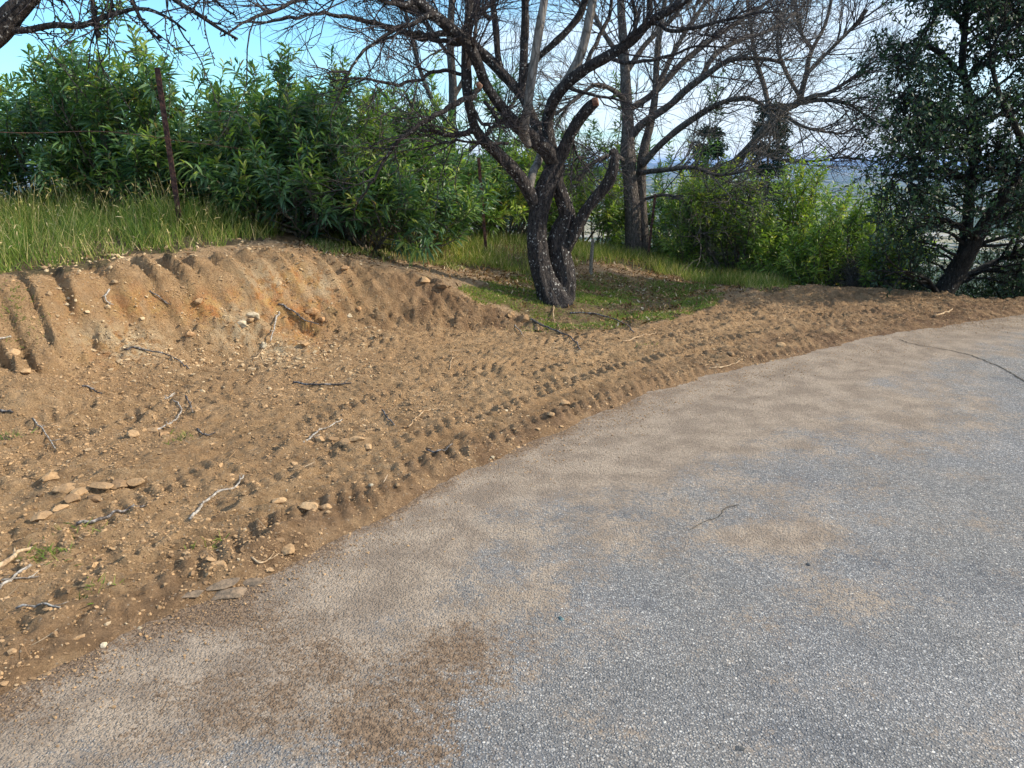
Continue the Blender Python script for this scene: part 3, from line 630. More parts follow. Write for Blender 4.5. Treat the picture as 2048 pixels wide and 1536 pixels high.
# ------------------------------------------------------------------ almond tree in front of the hedge
TD = 8.2
def limb_pts(L_, d0=TD):
    P = np.array([at(u, v, d0 + dy) for (u, v, dy, r) in L_]); R = np.array([r * (d0 + dy) / FPX * (.74 if d0 == TD else .78) for (u, v, dy, r) in L_])
    Q = catmull(np.column_stack([P, R]), 7); return Q[:, :3], Q[:, 3]
base_z = float(Hq(.44, TD)); tree = empty('almond_tree', (.44, TD, base_z), 'leafless almond tree with two dark lichen-spotted stems rising from one base on the grass', 'tree')
TR = MB()
stemA = [(1112, 614, 0, 46), (1107, 600, 0, 37), (1096, 575, 0, 30), (1084, 545, 0, 25), (1076, 500, 0, 22), (1076, 450, 0, 20), (1082, 410, 0, 21), (1094, 370, .02, 22), (1108, 340, .04, 21), (1112, 325, .05, 22)]
stemB = [(1120, 612, .1, 36), (1127, 592, .12, 26), (1130, 560, .15, 24), (1120, 520, .16, 25), (1116, 485, .16, 24), (1128, 450, .16, 21), (1134, 430, .15, 19), (1126, 400, .12, 17), (1114, 370, .08, 16), (1110, 340, .05, 17)]
limbs = dict(
 left=[(1078, 425, 0, 18), (1062, 392, -.05, 17), (1035, 350, -.15, 17), (1000, 312, -.3, 15), (962, 275, -.4, 13), (946, 245, -.45, 12), (937, 200, -.5, 12), (933, 150, -.5, 13), (932, 90, -.5, 11), (938, 20, -.5, 10), (936, -80, -.5, 8), (925, -180, -.5, 5)],
 main=[(1112, 330, .05, 20), (1092, 300, -.05, 20), (1062, 275, -.15, 19), (1035, 250, -.25, 16), (1010, 222, -.35, 14), (985, 190, -.45, 13), (968, 162, -.5, 14), (956, 128, -.6, 14), (938, 92, -.7, 14), (905, 60, -.8, 14), (868, 30, -.9, 13), (835, 2, -1, 12), (790, -40, -1.1, 10), (720, -100, -1.3, 7)],
 back=[(1106, 320, .1, 15), (1088, 282, .2, 14), (1066, 240, .3, 14), (1052, 205, .3, 13), (1036, 182, .3, 12), (1004, 146, .3, 12), (972, 114, .3, 13), (930, 78, .2, 12), (885, 45, .1, 10), (820, 15, 0, 9), (760, -20, 0, 7), (680, -60, 0, 4)],
 rise=[(1046, 192, .3, 12), (1046, 160, .3, 11), (1048, 100, .3, 10), (1051, 40, .3, 10), (1052, -60, .3, 8), (1060, -160, .3, 5)],
 rise2=[(1003, 143, .3, 9), (996, 110, .3, 8), (992, 60, .3, 8), (985, 0, .3, 7), (975, -90, .3, 5)],
 rightup=[(1110, 325, .05, 17), (1100, 285, .1, 15), (1095, 245, .1, 15), (1106, 205, 0, 14), (1130, 172, -.1, 14), (1165, 142, -.2, 14), (1215, 113, -.3, 13), (1262, 82, -.4, 12), (1302, 42, -.5, 10), (1345, 18, -.6, 9), (1400, -20, -.7, 7), (1470, -70, -.8, 4)],
 stubr=[(1112, 330, .05, 18), (1128, 300, 0, 17), (1142, 268, -.05, 15), (1162, 235, -.1, 14), (1180, 214, -.15, 14), (1192, 204, -.18, 12)],
 low=[(1132, 500, .15, 14), (1150, 465, .1, 15), (1170, 425, .05, 14), (1192, 395, 0, 14), (1215, 368, -.05, 15), (1226, 340, -.1, 14), (1229, 318, -.1, 12), (1228, 306, -.1, 10)],
 fork=[(1078, 113, .3, 7), (1110, 85, .3, 8), (1140, 55, .3, 8), (1160, 28, .3, 9), (1172, -10, .3, 8), (1190, -90, .3, 5)],
 fork0=[(1046, 165, .3, 10), (1060, 135, .3, 9), (1078, 113, .3, 8)],
 tip=[(1296, 55, -.45, 8), (1300, 10, -.4, 7), (1296, -40, -.4, 6), (1290, -120, -.4, 4)])
minor = [
 [(946, 262, -.45, 8), (925, 268, -.5, 7), (900, 270, -.55, 6), (870, 264, -.6, 5), (838, 262, -.7, 4)],
 [(960, 175, -.55, 7), (940, 195, -.7, 7), (905, 212, -.8, 7), (865, 236, -.9, 6), (820, 265, -1, 6), (790, 290, -1, 5), (765, 330, -1, 4), (745, 365, -1, 3), (720, 400, -1, 2)],
 [(905, 62, .1, 9), (870, 68, 0, 8), (840, 74, 0, 8), (800, 60, -.1, 7), (745, 46, -.2, 6), (690, 34, -.3, 5), (640, 28, -.4, 4), (585, 36, -.5, 4), (530, 42, -.6, 3), (470, 46, -.7, 2)],
 [(940, 92, -.7, 7), (905, 84, -.7, 6), (870, 82, -.8, 6), (835, 68, -.9, 5), (800, 66, -1, 4), (760, 84, -1, 3)],
 [(934, 150, -.5, 5), (880, 142, -.6, 5), (835, 158, -.8, 4), (790, 168, -1, 4), (730, 160, -1.1, 3), (660, 162, -1.2, 2)],
 [(940, 210, -.45, 4), (965, 245, -.6, 4), (990, 255, -.6, 3), (1010, 240, -.5, 3)],
 [(1015, 290, -.3, 4), (985, 285, -.4, 4), (940, 282, -.5, 3), (890, 285, -.6, 3), (850, 300, -.7, 2)],
 [(972, 200, -.45, 5), (985, 225, -.5, 5), (1000, 245, -.4, 4)],
 [(1130, 172, -.1, 5), (1180, 190, -.3, 4), (1230, 196, -.4, 3), (1290, 215, -.5, 2)],
 [(1215, 113, -.3, 6), (1260, 125, -.5, 5), (1320, 118, -.6, 4), (1390, 96, -.7, 3), (1450, 90, -.8, 2)],
 [(1262, 82, -.4, 6), (1270, 40, -.5, 5), (1265, -10, -.5, 4), (1260, -60, -.5, 3)],
 [(1165, 142, -.2, 6), (1190, 90, 0, 5), (1215, 45, .1, 5), (1225, -10, .1, 4)],
 [(835, 2, -1, 8), (800, 10, -1.1, 7), (750, -5, -1.3, 5), (690, -20, -1.5, 4)],
 [(868, 30, -.9, 7), (830, 45, -1.1, 6), (770, 70, -1.3, 5), (720, 110, -1.5, 4), (690, 150, -1.6, 3)],
 [(1140, 268, -.05, 5), (1150, 300, 0, 3), (1165, 320, 0, 2)],
 [(980, 40, .3, 6), (950, 10, .2, 5), (900, -20, 0, 4), (850, -60, 0, 3)],
 [(1302, 42, -.5, 6), (1350, 60, -.7, 5), (1420, 50, -.9, 4), (1500, 30, -1, 3), (1560, 20, -1.1, 2)],
 [(1345, 18, -.6, 6), (1380, -20, -.5, 5), (1440, -60, -.4, 4)],
 [(790, -40, -1.1, 8), (700, -20, -1.5, 6), (600, 0, -1.8, 5), (520, 30, -2, 4), (440, 70, -2.2, 2)],
]
Ls = []; LB = []
for k_, (nm, L_) in enumerate(list(dict(a=stemA, b=stemB).items()) + list(limbs.items())):
    P, R = limb_pts(L_); tube(TR, P, R * (1.18 if nm in 'ab' else 1), 32 if nm in ('a', 'b') else 20, .24 if nm in ('a', 'b') else .22, k_ + 1, True)
    if nm not in ('a', 'b', 'stubr', 'low', 'fork0'): Ls.append(resample(P, R, 26))
trunk_o = TR.build('trunk', M_bark, tree, True)
for k_, L_ in enumerate(minor):
    P, R = limb_pts(L_); P = P + .02 * np.stack([fbm(np.arange(len(P)) * .4, np.zeros(len(P)) + k_, s_, 2) for s_ in (1, 2, 3)], -1); mb = MB(); tube(mb, P, R, 9, .15, k_ + 60); mb.build('branch', M_bark, tree, True); LB.append(resample(P, R, 26))
LP = np.stack([a for a, b in Ls]); LR = np.stack([b for a, b in Ls]); BP = np.stack([a for a, b in LB]); BR_ = np.stack([b for a, b in LB])
TW = MB(); cf = in_frame(380)
c1, r1 = children(LP, LR, 12, .45, 1.3, .010, 9, 1.0, .16, .17, .5, 1, .3, None, cf)
c1b, r1b = children(BP, BR_, 9, .3, .9, .007, 8, .9, .05, .17, .2, 1, .3, None, cf)
tubes(TW, c1, r1, 5); tubes(TW, c1b, r1b, 5)
c2, r2 = children(c1, r1, 7, .2, .6, .0042, 7, 1.0, .10, .2, .15, 1, .4, None, cf); c2b, r2b = children(c1b, r1b, 5, .15, .55, .0042, 7, 1.0, .08, .2, .15, 1, .4, None, cf)
tubes(TW, c2, r2, 4); tubes(TW, c2b, r2b, 4)
c3, r3 = children(np.concatenate([c2, c2b]), np.concatenate([r2, r2b]), 2, .06, .3, .0028, 5, 1.1, .1, .2, .1, 1, .5); tubes(TW, c3, r3, 3)
for pp, rr_ in ((c1, r1), (c2[:, ::1], r2)):
    sp_, rs_ = children(pp, rr_, 5, .015, .05, .0034, 2, 2.5, .0, .1, .1, 1, 1.3); tubes(TW, sp_, rs_, 3)
TW.build('twigs', M_twig, tree, True)
# two smooth pale limbs growing out of the dark ones
for L_ in ([(1058, 292, -.16, 9), (1048, 268, -.24, 14), (1049, 245, -.30, 13), (1055, 215, -.36, 11), (1063, 160, -.42, 11), (1072, 100, -.42, 11), (1080, 50, -.42, 11), (1088, 5, -.42, 10), (1100, -70, -.42, 9), (1110, -160, -.42, 7)],
           [(1058, 378, -.1, 11), (1066, 345, 0, 11), (1078, 318, .25, 10), (1090, 260, .3, 9), (1097, 225, .2, 10), (1110, 192, .05, 11), (1135, 160, 0, 13), (1157, 120, 0, 12), (1170, 80, 0, 11), (1178, 40, 0, 11), (1186, 0, 0, 10), (1198, -80, 0, 8)]):
    P, R = limb_pts(L_); mb = MB(); tube(mb, P, R, 16, .05, 9); o = mb.build('limb', M_pale, tree, True); o['label'] = 'smooth pale grey limb'
for (u, v, dy, r, dr) in [(956, 168, -.68, 4.5, (-.9, -1, .9)), (1194, 203, -.19, 8.5, (1, -.25, .25)), (1228, 303, -.1, 9, (0, -.5, .8))]:
    c = at(u, v, TD + dy); d = norm(np.array(dr, float)); mb = MB(); tube(mb, np.array([c - d * .04, c, c + d * .012]), np.array([r * 1.05, r, r * .9]) * TD / FPX, 14, .08, 3); o = mb.build('cut_end', M_cut if v < 250 else M_bark, tree)

# ------------------------------------------------------------------ other bare trees
def bare_tree(d0, stems, brs, label, mats, k1=16, k2=8, k3=3, name='bare_tree', thick=1.0, up=.12, zb=None):
    b = at(stems[0][0][0], stems[0][0][1], d0); b[2] = float(Hq(b[0], b[1])); root = empty(name, b, label, 'tree')
    mb = MB(); ls = []
    for k_, L_ in enumerate(stems):
        P, R = limb_pts(L_, d0)
        if k_ == 0 or L_[0][1] > 480:
            P = np.vstack([[P[0][0], P[0][1], Hq(P[0][0], P[0][1]) - .1], P]); R = np.concatenate([[R[0] * 1.25], R])
        tube(mb, P, R, 18, .14, k_ + 3); ls.append(resample(P, R, 26))
    mb.build('trunk', mats[0], root, True)
    for k_, L_ in enumerate(brs):
        P, R = limb_pts(L_, d0); mb = MB(); tube(mb, P, R, 9, .12, k_ + 31); mb.build('branch', mats[0], root, True); ls.append(resample(P, R, 26)); ls.append(ls[-1])
    P = np.stack([a for a, _ in ls]); R = np.stack([b_ for _, b_ in ls]); t = MB(); cf = in_frame(200)
    a1, q1 = children(P, R, max(5, int(k1 * .75)), .6, 1.7, .011 * thick, 9, .75, up, .15, .3, 1, .3, None, cf); a2, q2 = children(a1, q1, max(4, int(k2 * .9)), .3, .9, .0055 * thick, 7, .9, up * .6, .18, .15, 1, .4, None, cf); a3, q3 = children(a2, q2, k3, .12, .45, .0036 * thick, 5, .9, .05, .18, .1, 1, .5, None, cf)
    tubes(t, a1, q1, 4); tubes(t, a2, q2, 3); tubes(t, a3, q3, 3); t.build('twigs', mats[1], root, True); return root
bare_tree(12.9, [[(1268, 517, 0, 26), (1266, 480, 0, 21), (1264, 420, 0, 19), (1260, 360, 0, 17), (1255, 300, 0, 17), (1256, 240, 0, 14), (1252, 180, 0, 13), (1248, 100, .1, 11), (1242, 20, .1, 9), (1240, -70, .2, 6)],
                 [(1288, 515, .1, 13), (1287, 460, .1, 13), (1284, 400, .1, 12), (1283, 340, .1, 12), (1290, 290, .1, 11), (1300, 250, .1, 10), (1310, 190, .1, 8), (1315, 100, .1, 7), (1330, 0, .1, 5)]],
    [[(1264, 270, 0, 10), (1285, 248, -.1, 10), (1337, 212, -.3, 9), (1371, 181, -.5, 9), (1412, 150, -.7, 8), (1460, 120, -.9, 6), (1528, 118, -1.1, 5), (1570, 127, -1.2, 3)],
     [(1284, 330, 0, 9), (1320, 290, -.2, 8), (1364, 253, -.4, 8), (1412, 222, -.6, 7), (1453, 202, -.8, 6), (1501, 198, -1, 5), (1545, 225, -1.2, 3)],
     [(1256, 220, 0, 8), (1309, 185, .2, 8), (1371, 120, .4, 7), (1439, 68, .6, 6), (1490, 35, .7, 5), (1540, 0, .8, 4), (1600, -50, 1, 3)],
     [(1400, 160, -.6, 6), (1430, 110, -.5, 6), (1480, 80, -.4, 5), (1540, 60, -.3, 4), (1610, 10, 0, 3)],
     [(1250, 150, 0, 7), (1290, 90, .3, 6), (1350, 30, .5, 5), (1400, -40, .6, 4)],
     [(1255, 205, 0, 7), (1225, 180, -.3, 6), (1190, 170, -.5, 5), (1150, 200, -.6, 4), (1110, 230, -.7, 3)],
     [(1258, 330, 0, 6), (1225, 310, -.2, 5), (1180, 330, -.4, 4), (1150, 370, -.5, 2)],
     [(1280, 345, 0, 7), (1330, 340, -.5, 6), (1385, 335, -.8, 5), (1440, 350, -1.0, 4), (1500, 340, -1.2, 2)],
     [(1252, 130, .1, 7), (1210, 70, .3, 6), (1180, 10, .5, 5), (1150, -60, .6, 4)],
     [(1283, 400, .1, 4), (1330, 390, -.3, 4), (1370, 405, -.5, 3), (1400, 450, -.6, 2)],
     [(1310, 190, .1, 6), (1340, 120, .2, 6), (1380, 50, .4, 5), (1430, -20, .6, 4)]],
    'tall leafless tree with two grey furrowed stems rising behind the thin fence post', (M_bark2, M_twig2), 15, 8, 3)
bare_tree(15.5, [[(1430, 430, 0, 12), (1453, 345, 0, 12), (1478, 318, 0, 11), (1501, 292, -.1, 10), (1542, 243, -.3, 10), (1569, 219, -.4, 9), (1596, 205, -.5, 8), (1604, 180, -.5, 7), (1612, 150, -.6, 6), (1622, 105, -.6, 5), (1650, 50, -.6, 4), (1665, -10, -.6, 3)]],
    [[(1596, 205, -.5, 7), (1630, 192, -.6, 6), (1658, 185, -.7, 5), (1700, 160, -.8, 4), (1740, 140, -.9, 3)],
     [(1596, 207, -.5, 6), (1640, 200, -.6, 5), (1690, 206, -.8, 4), (1725, 225, -1, 2)],
     [(1600, 195, -.5, 5), (1570, 140, -.3, 5), (1555, 90, -.2, 4), (1560, 30, 0, 3)],
     [(1542, 243, -.3, 6), (1530, 180, 0, 6), (1510, 110, .2, 5), (1500, 40, .3, 4), (1490, -30, .4, 3)],
     [(1560, 225, -.35, 5), (1600, 250, -.6, 4), (1640, 262, -.8, 3), (1690, 268, -1, 2)],
     [(1612, 150, -.6, 5), (1650, 110, -.8, 4), (1700, 60, -1, 4), (1735, 20, -1.1, 3)],
     [(1625, 100, -.6, 5), (1600, 60, -.4, 4), (1590, 0, -.3, 3)],
     [(1500, 295, -.1, 5), (1560, 320, -.5, 4), (1630, 322, -.9, 3), (1700, 312, -1.2, 2)]],
    'leafless slender tree leaning right above the yellow-green bushes', (M_bark2, M_twig), 13, 7, 3, thick=1.05)
bare_tree(14.2, [[(905, 470, 0, 12), (905, 380, 0, 12), (902, 280, 0, 11), (906, 180, 0, 10), (900, 80, 0, 9), (905, -20, 0, 7), (905, -120, 0, 5)]],
    [[(903, 260, 0, 6), (870, 210, .2, 6), (840, 140, .3, 5), (820, 60, .4, 4), (800, -20, .5, 3)], [(905, 200, 0, 6), (935, 140, .2, 5), (950, 70, .3, 4), (960, -20, .4, 3)],
     [(902, 300, 0, 6), (850, 250, 0, 5), (800, 220, 0, 4), (750, 170, 0, 3)], [(905, 120, 0, 5), (860, 60, .1, 4), (820, 10, .2, 3)], [(903, 330, 0, 5), (950, 290, .2, 5), (1010, 230, .3, 4), (1060, 150, .3, 3)], [(900, 90, 0, 5), (950, 40, .2, 4), (1000, -10, .2, 3)]],
    'leafless straight tree standing behind the hedge left of the almond tree', (M_bark2, M_twig), 12, 6, 3)
# branches reaching into the picture from a tree beyond the left edge
b = np.array([-6.0, 4.6, float(Hq(-6.0, 4.6))]); lt = empty('almond_tree', b, 'almond tree beyond the left edge, only its dark spurred branches reaching into the sky', 'tree')
mb = MB(); P = catmull(np.array([[-6.0, 4.6, b[2] - .1], [-5.9, 4.65, b[2] + .5], [-5.6, 4.7, b[2] + 1.1], at(-350, 250, 4.8), at(-160, 150, 4.8), at(-20, 72, 4.8), at(30, 22, 4.8), at(85, -30, 4.8), at(170, -110, 4.8)]), 7)
tube(mb, P, np.interp(np.linspace(0, 1, len(P)), [0, .1, .5, .8, 1], [.2, .15, .09, .05, .03]), 18, .15, 5); mb.build('trunk', M_bark, lt, True)
mb = MB(); ls = []
for k_, L_ in enumerate([[(-60, 80, 0, 12), (0, 62, 0, 9), (50, 60, 0, 8), (110, 50, 0, 7), (160, 52, 0, 7), (205, 35, 0, 6), (250, 22, 0, 5), (270, 18, 0, 4), (300, 20, 0, 4), (340, 38, 0, 3), (372, 62, 0, 2)],
                         [(150, -120, 0, 9), (180, -30, 0, 6), (188, 30, 0, 5), (198, 75, 0, 4)],
                         [(200, -120, 0, 9), (250, -40, 0, 6), (268, 10, 0, 5), (290, 50, 0, 3), (320, 82, 0, 3)],
                         [(230, -130, 0, 9), (310, -40, 0, 7), (350, 0, 0, 6), (395, 28, 0, 5), (435, 55, 0, 4), (475, 78, 0, 3)],
                         [(130, -110, 0, 8), (215, -20, 0, 4), (222, 20, 0, 3), (226, 40, 0, 2)],
                         [(-40, 60, 0, 5), (20, 10, 0, 4), (60, -20, 0, 3)], [(300, -120, 0, 6), (400, -40, 0, 4), (440, 10, 0, 3), (470, 30, 0, 2)], [(100, -80, 0, 6), (95, -20, 0, 5), (130, 5, 0, 3)]]):
    P, R = limb_pts(L_, 4.8); mb = MB(); tube(mb, P, R, 8, .2, k_ + 91); mb.build('branch', M_bark, lt, True); ls.append(resample(P, R, 26))
P = np.stack([a for a, _ in ls]); R = np.stack([q for _, q in ls]); t = MB()
a1, q1 = children(P, R, 6, .12, .5, .005, 7, 1., -.1, .18, .1, 1, .5); a2, q2 = children(np.concatenate([a1, P]), None if 0 else np.concatenate([np.repeat(q1[:, -1:], 1, 1) * np.ones((1, 7)), ]) if 0 else q1, 3, .04, .2, .003, 5, 1, 0, .2, .1, 1, .6) if 0 else children(a1, q1, 4, .04, .22, .003, 5, 1, 0, .2, .1, 1, .6)
a3, q3 = children(P, R, 26, .012, .035, .0045, 2, 3, 0, .1, .05, 1, 1.2); a4, q4 = children(a1, q1, 6, .01, .025, .003, 2, 3, 0, .1, .05, 1, 1.2)
for a_, q_ in ((a1, q1), (a2, q2), (a3, q3), (a4, q4)): tubes(t, a_, q_, 4)
t.build('twigs', M_twig, lt, True)

# ------------------------------------------------------------------ oleander shrubs
def oleander(x, y, h, wd, label, mat=M_ole, n0=13, n1=7, n2=3, ll=(.12, .19), lw=.021, nodes=7, low=.15, dp=None, per=3, group='oleander shrubs along the hillside fence', name='oleander_shrub'):
    z = float(Hq(x, y)); b = np.array([x, y, z]); root = empty(name, b, label, 'shrub', group); dp = dp or wd
    n = n0 * 2; a = RNG.uniform(0, 6.28, n); rr_ = np.sqrt(RNG.uniform(0, 1, n)); tz = h * (1 - .5 * rr_ ** 2) * RNG.uniform(.58, .98, n); lowm = RNG.random(n) < .42; tz = np.where(lowm, h * RNG.uniform(low + .02, .55, n), tz); rr_ = np.where(lowm, RNG.uniform(.75, 1.05, n), rr_)
    tip = np.stack([np.cos(a) * rr_ * wd, np.sin(a) * rr_ * dp, tz], -1); bs = tip * np.array([.12, .12, 0]) + RNG.normal(0, .05, (n, 3)) * [1, 1, 0]
    t = np.linspace(0, 1, 9)[None, :, None]; mid = bs * .45 + tip * .55 + np.stack([tip[:, 0] * .02, tip[:, 1] * .02, -h * .04 * np.ones(n)], -1)
    P = bs[:, None] * (1 - t) ** 2 + 2 * mid[:, None] * t * (1 - t) + tip[:, None] * t * t; P += RNG.normal(0, .012, P.shape); P[:, 0, 2] = -.12
    R = (.017 * RNG.uniform(.7, 1.4, (n, 1))) * np.linspace(1, .4, 9)[None]; P = P + b
    st = MB(); tubes(st, P, R, 6)
    a1, q1 = children(P, R, n1, .35, .75, .007, 7, .75, .35, .1, .38, 1, .5); tubes(st, a1, q1, 4)
    a2, q2 = children(a1, q1, n2, .15, .42, .004, 6, .8, .4, .08, .3, 1, .6); tubes(st, a2, q2, 3); st.build('stems', M_stem, root, True)
    src = np.concatenate([a2, a1[:, 1:]]); m = src.shape[1]; K = len(src)
    tt_ = np.linspace(.30, 1, nodes) * (m - 1); i0 = np.minimum(tt_.astype(int), m - 2); fr = (tt_ - i0)[None, :, None]
    pos = src[:, i0] * (1 - fr) + src[:, i0 + 1] * fr; tan = norm(src[:, i0 + 1] - src[:, i0])
    pos = np.repeat(pos[:, :, None], per, 2).reshape(-1, 3); tan = np.repeat(tan[:, :, None], per, 2).reshape(-1, 3); nl = len(pos)
    ang = RNG.uniform(0, 6.28, nl); ref = norm(np.cross(tan, [.3, .2, 1.0])); r2_ = np.cross(tan, ref); perp = ref * np.cos(ang)[:, None] + r2_ * np.sin(ang)[:, None]
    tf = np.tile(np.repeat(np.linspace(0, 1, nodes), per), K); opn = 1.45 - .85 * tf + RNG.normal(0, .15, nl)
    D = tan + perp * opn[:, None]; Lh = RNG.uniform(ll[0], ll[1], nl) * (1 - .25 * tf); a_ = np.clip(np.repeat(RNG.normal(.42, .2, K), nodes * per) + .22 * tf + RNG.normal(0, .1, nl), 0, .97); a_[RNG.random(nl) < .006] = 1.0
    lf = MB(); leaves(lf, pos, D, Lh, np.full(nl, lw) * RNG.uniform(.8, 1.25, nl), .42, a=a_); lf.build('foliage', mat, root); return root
ole = [  # u, d, top v, half width, label, material, density
 (-210, 8.9, 60, 1.1, 'oleander shrub beyond the left edge behind the tall grass', M_ole, 12),
 (40, 9.5, 75, 1.15, 'blue-green oleander leftmost in the picture behind the tall grass', M_ole, 14),
 (200, 9.1, 52, 1.05, 'tall oleander just left of the leaning rusty post', M_ole, 15),
 (380, 9.6, 95, 1.1, 'oleander directly behind the leaning rusty post', M_ole, 14),
 (520, 9.3, 100, 1.0, 'oleander with thin upright shoots right of the leaning rusty post', M_ole, 13),
 (640, 9.5, 125, .95, 'dark oleander reaching down to the bare top of the bank', M_ole, 15),
 (740, 10.2, 195, .9, 'oleander with low fresh green leaf clusters where the hedge drops', M_ole, 12),
 (850, 11.6, 215, .95, 'oleander behind the second fence post, left of the almond trunk', M_ole, 11),
 (1010, 12.2, 300, .85, 'bright-leaved oleander seen just left of the almond trunk', M_ole2, 11),
 (1000, 13.6, 140, 1.1, 'tall loose oleander rising behind the almond tree branches', M_ole, 8),
 (1155, 13.4, 330, .75, 'yellow-green oleander seen between the almond trunk and the bare tree', M_ole2, 10),
 (1190, 14.6, 120, 1.15, 'tall thin-leaved oleander left of the tall leafless tree', M_ole, 8),
 (1390, 15.0, 170, 1.1, 'loose tall oleander right of the tall leafless tree', M_ole, 7),
 (1420, 13.9, 375, .95, 'oleander with pale glossy leaf stars right of the thin fence post', M_ole, 14),
 (1490, 12.6, 318, 1.05, 'rounded yellow-green oleander with golden leaf tips', M_ole2, 18),
 (1625, 12.2, 335, 1.2, 'bushy yellow-green oleander above the dark hollow', M_ole2, 18),
 (1712, 11.0, 395, .85, 'rightmost oleander, its skirt hanging to the dirt edge', M_ole2, 14),
 (600, 8.7, 330, .62, 'low oleander clump drooping over the bare crown of the bank', M_ole, 12), (735, 9.0, 395, .62, 'knee-high oleander with bright leaf stars at the end of the bank crown', M_ole, 12), (820, 9.6, 400, .55, 'knee-high oleander right beside the short grass strip', M_ole, 9), (480, 9.0, 360, .5, 'low oleander at the right end of the tall grass', M_ole, 9), (300, 8.9, 330, .7, 'low leafy oleander just behind the foot of the leaning post', M_ole, 9), (110, 9.0, 330, .8, 'low leafy oleander rising from the tall grass at the left', M_ole, 9), (925, 11.9, 385, .6, 'low bright oleander between second fence post and almond trunk', M_ole2, 9)]
for (u, d, v, wd, lab, mt, n0) in ole:
    p_ = at(u, v, d); z = float(Hq(p_[0], d)); finer = mt is M_ole2 and u > 1450
    oleander(p_[0], d, (p_[2] - z) * 1.02, wd, lab, mt, max(6, int(n0 * (.8 if finer else .48))), 8 if finer else 7, 3, (.095, .15) if finer else (.13, .20), .019 if finer else .023, nodes=6, low=.08)

# ------------------------------------------------------------------ dark evergreen oak on the right
OD = 9.6
def reach(skel, sr, tgt, n=9):          # branches from skeleton to target points
    out_P = []; out_R = []
    for t_ in tgt:
        d = np.linalg.norm(skel - t_, axis=1) + .9 * np.maximum(0, skel[:, 2] - t_[2] + .25); i = int(np.argmin(d)); a_ = skel[i]; L_ = np.linalg.norm(t_ - a_)
        s_ = np.linspace(0, 1, n)[:, None]; mid = (a_ + t_) / 2 + np.array([0, 0, .12 * L_]) + RNG.normal(0, .08 * L_, 3)
        P = a_ * (1 - s_) ** 2 + 2 * mid * s_ * (1 - s_) + t_ * s_ ** 2 + RNG.normal(0, .012, (n, 3)) * (s_ > 0)
        out_P.append(P); out_R.append(np.linspace(min(sr[i] * .6, .012 + .012 * L_), .006, n))
    return np.array(out_P), np.array(out_R)
oz = float(Hq(5.3, OD)); oak = empty('oak_tree', (5.3, OD, oz), 'dark evergreen oak with a black forked trunk leaning right at the edge of the road', 'tree')
sk = []; skr = []; mb = MB()
for k_, L_ in enumerate([[(1850, 680, 0, 36), (1866, 625, 0, 30), (1890, 580, 0, 25), (1912, 545, 0, 24), (1935, 505, -.1, 22), (1962, 460, -.2, 18), (1990, 415, -.3, 16), (2020, 370, -.4, 14), (2060, 310, -.5, 12), (2080, 220, -.5, 10), (2090, 100, -.5, 8), (2080, -40, -.5, 6)],
                         [(1915, 540, 0, 17), (1930, 490, .1, 15), (1936, 430, .15, 13), (1940, 370, .2, 12), (1950, 310, .2, 11), (1948, 250, .2, 10), (1938, 190, .1, 9), (1925, 130, 0, 8), (1930, 60, 0, 7), (1940, -30, 0, 5)],
                         [(1940, 360, .2, 8), (1900, 345, 0, 7), (1860, 340, -.1, 5), (1800, 348, -.3, 4), (1765, 352, -.4, 2)], [(1948, 260, .2, 8), (1905, 235, 0, 7), (1860, 205, -.2, 6), (1815, 190, -.4, 4), (1785, 205, -.5, 2)],
                         [(1932, 160, .1, 7), (1895, 120, .1, 6), (1850, 90, 0, 5), (1805, 90, 0, 3)], [(1895, 580, 0, 10), (1940, 550, .4, 9), (2000, 520, .7, 7), (2070, 500, .9, 5)], [(2060, 310, -.5, 9), (2030, 250, -.7, 8), (2000, 190, -.8, 6), (1980, 120, -.8, 4)],
                         [(1935, 60, 0, 6), (1900, 20, 0, 5), (1870, -20, 0, 4)]]):
    P, R = limb_pts(L_, OD); tube(mb, P, R, 14, .14, k_ + 7); sk.append(P[3 if k_ == 0 else 0:]); skr.append(R[3 if k_ == 0 else 0:])
mb.build('trunk', M_oakbark, oak, True); sk = np.concatenate(sk); skr = np.concatenate(skr)
polyo = [(1850, -150), (1848, 15), (1905, 75), (1900, 120), (1845, 85), (1790, 70), (1770, 110), (1795, 165), (1790, 235), (1765, 300), (1790, 340), (1775, 400), (1760, 430), (1745, 560), (1800, 590), (2300, 600), (2300, -150)]
tg = []
while len(tg) < 245:
    u, v = random.uniform(1740, 2300), random.uniform(-150, 600)
    if not inpoly(np.array([u]), np.array([v]), polyo)[0]: continue
    if u > 2080 and random.random() < .75: continue
    if float(vn(np.array([u / 62.0]), np.array([v / 52.0]), 77)[0]) < .36: continue
    if 1860 < u < 2000 and random.random() < .25: continue
    if v > 400 and 1840 < u < 2000 and random.random() < .75: continue
    if v > 470 and random.random() < .3: continue
    if 400 < v < 560 and u < 1860 and random.random() < .6: continue
    q_ = at(u, v, OD + random.gauss(0, .6) - .1)
    if q_[2] > Hq(q_[0], q_[1]) + .12: tg.append(q_)
P, R = reach(sk, skr, np.array(tg)); bm_ = MB(); tubes(bm_, P, R, 5)
a1, q1 = children(P, R, 8, .22, .6, .006, 6, 1, .05, .2, .35, 1, .5); a2, q2 = children(a1, q1, 4, .08, .25, .003, 4, 1, .05, .2, .2, 1, .6); tubes(bm_, a1, q1, 4); tubes(bm_, a2, q2, 3); bm_.build('twigs', M_oakbark, oak, True)
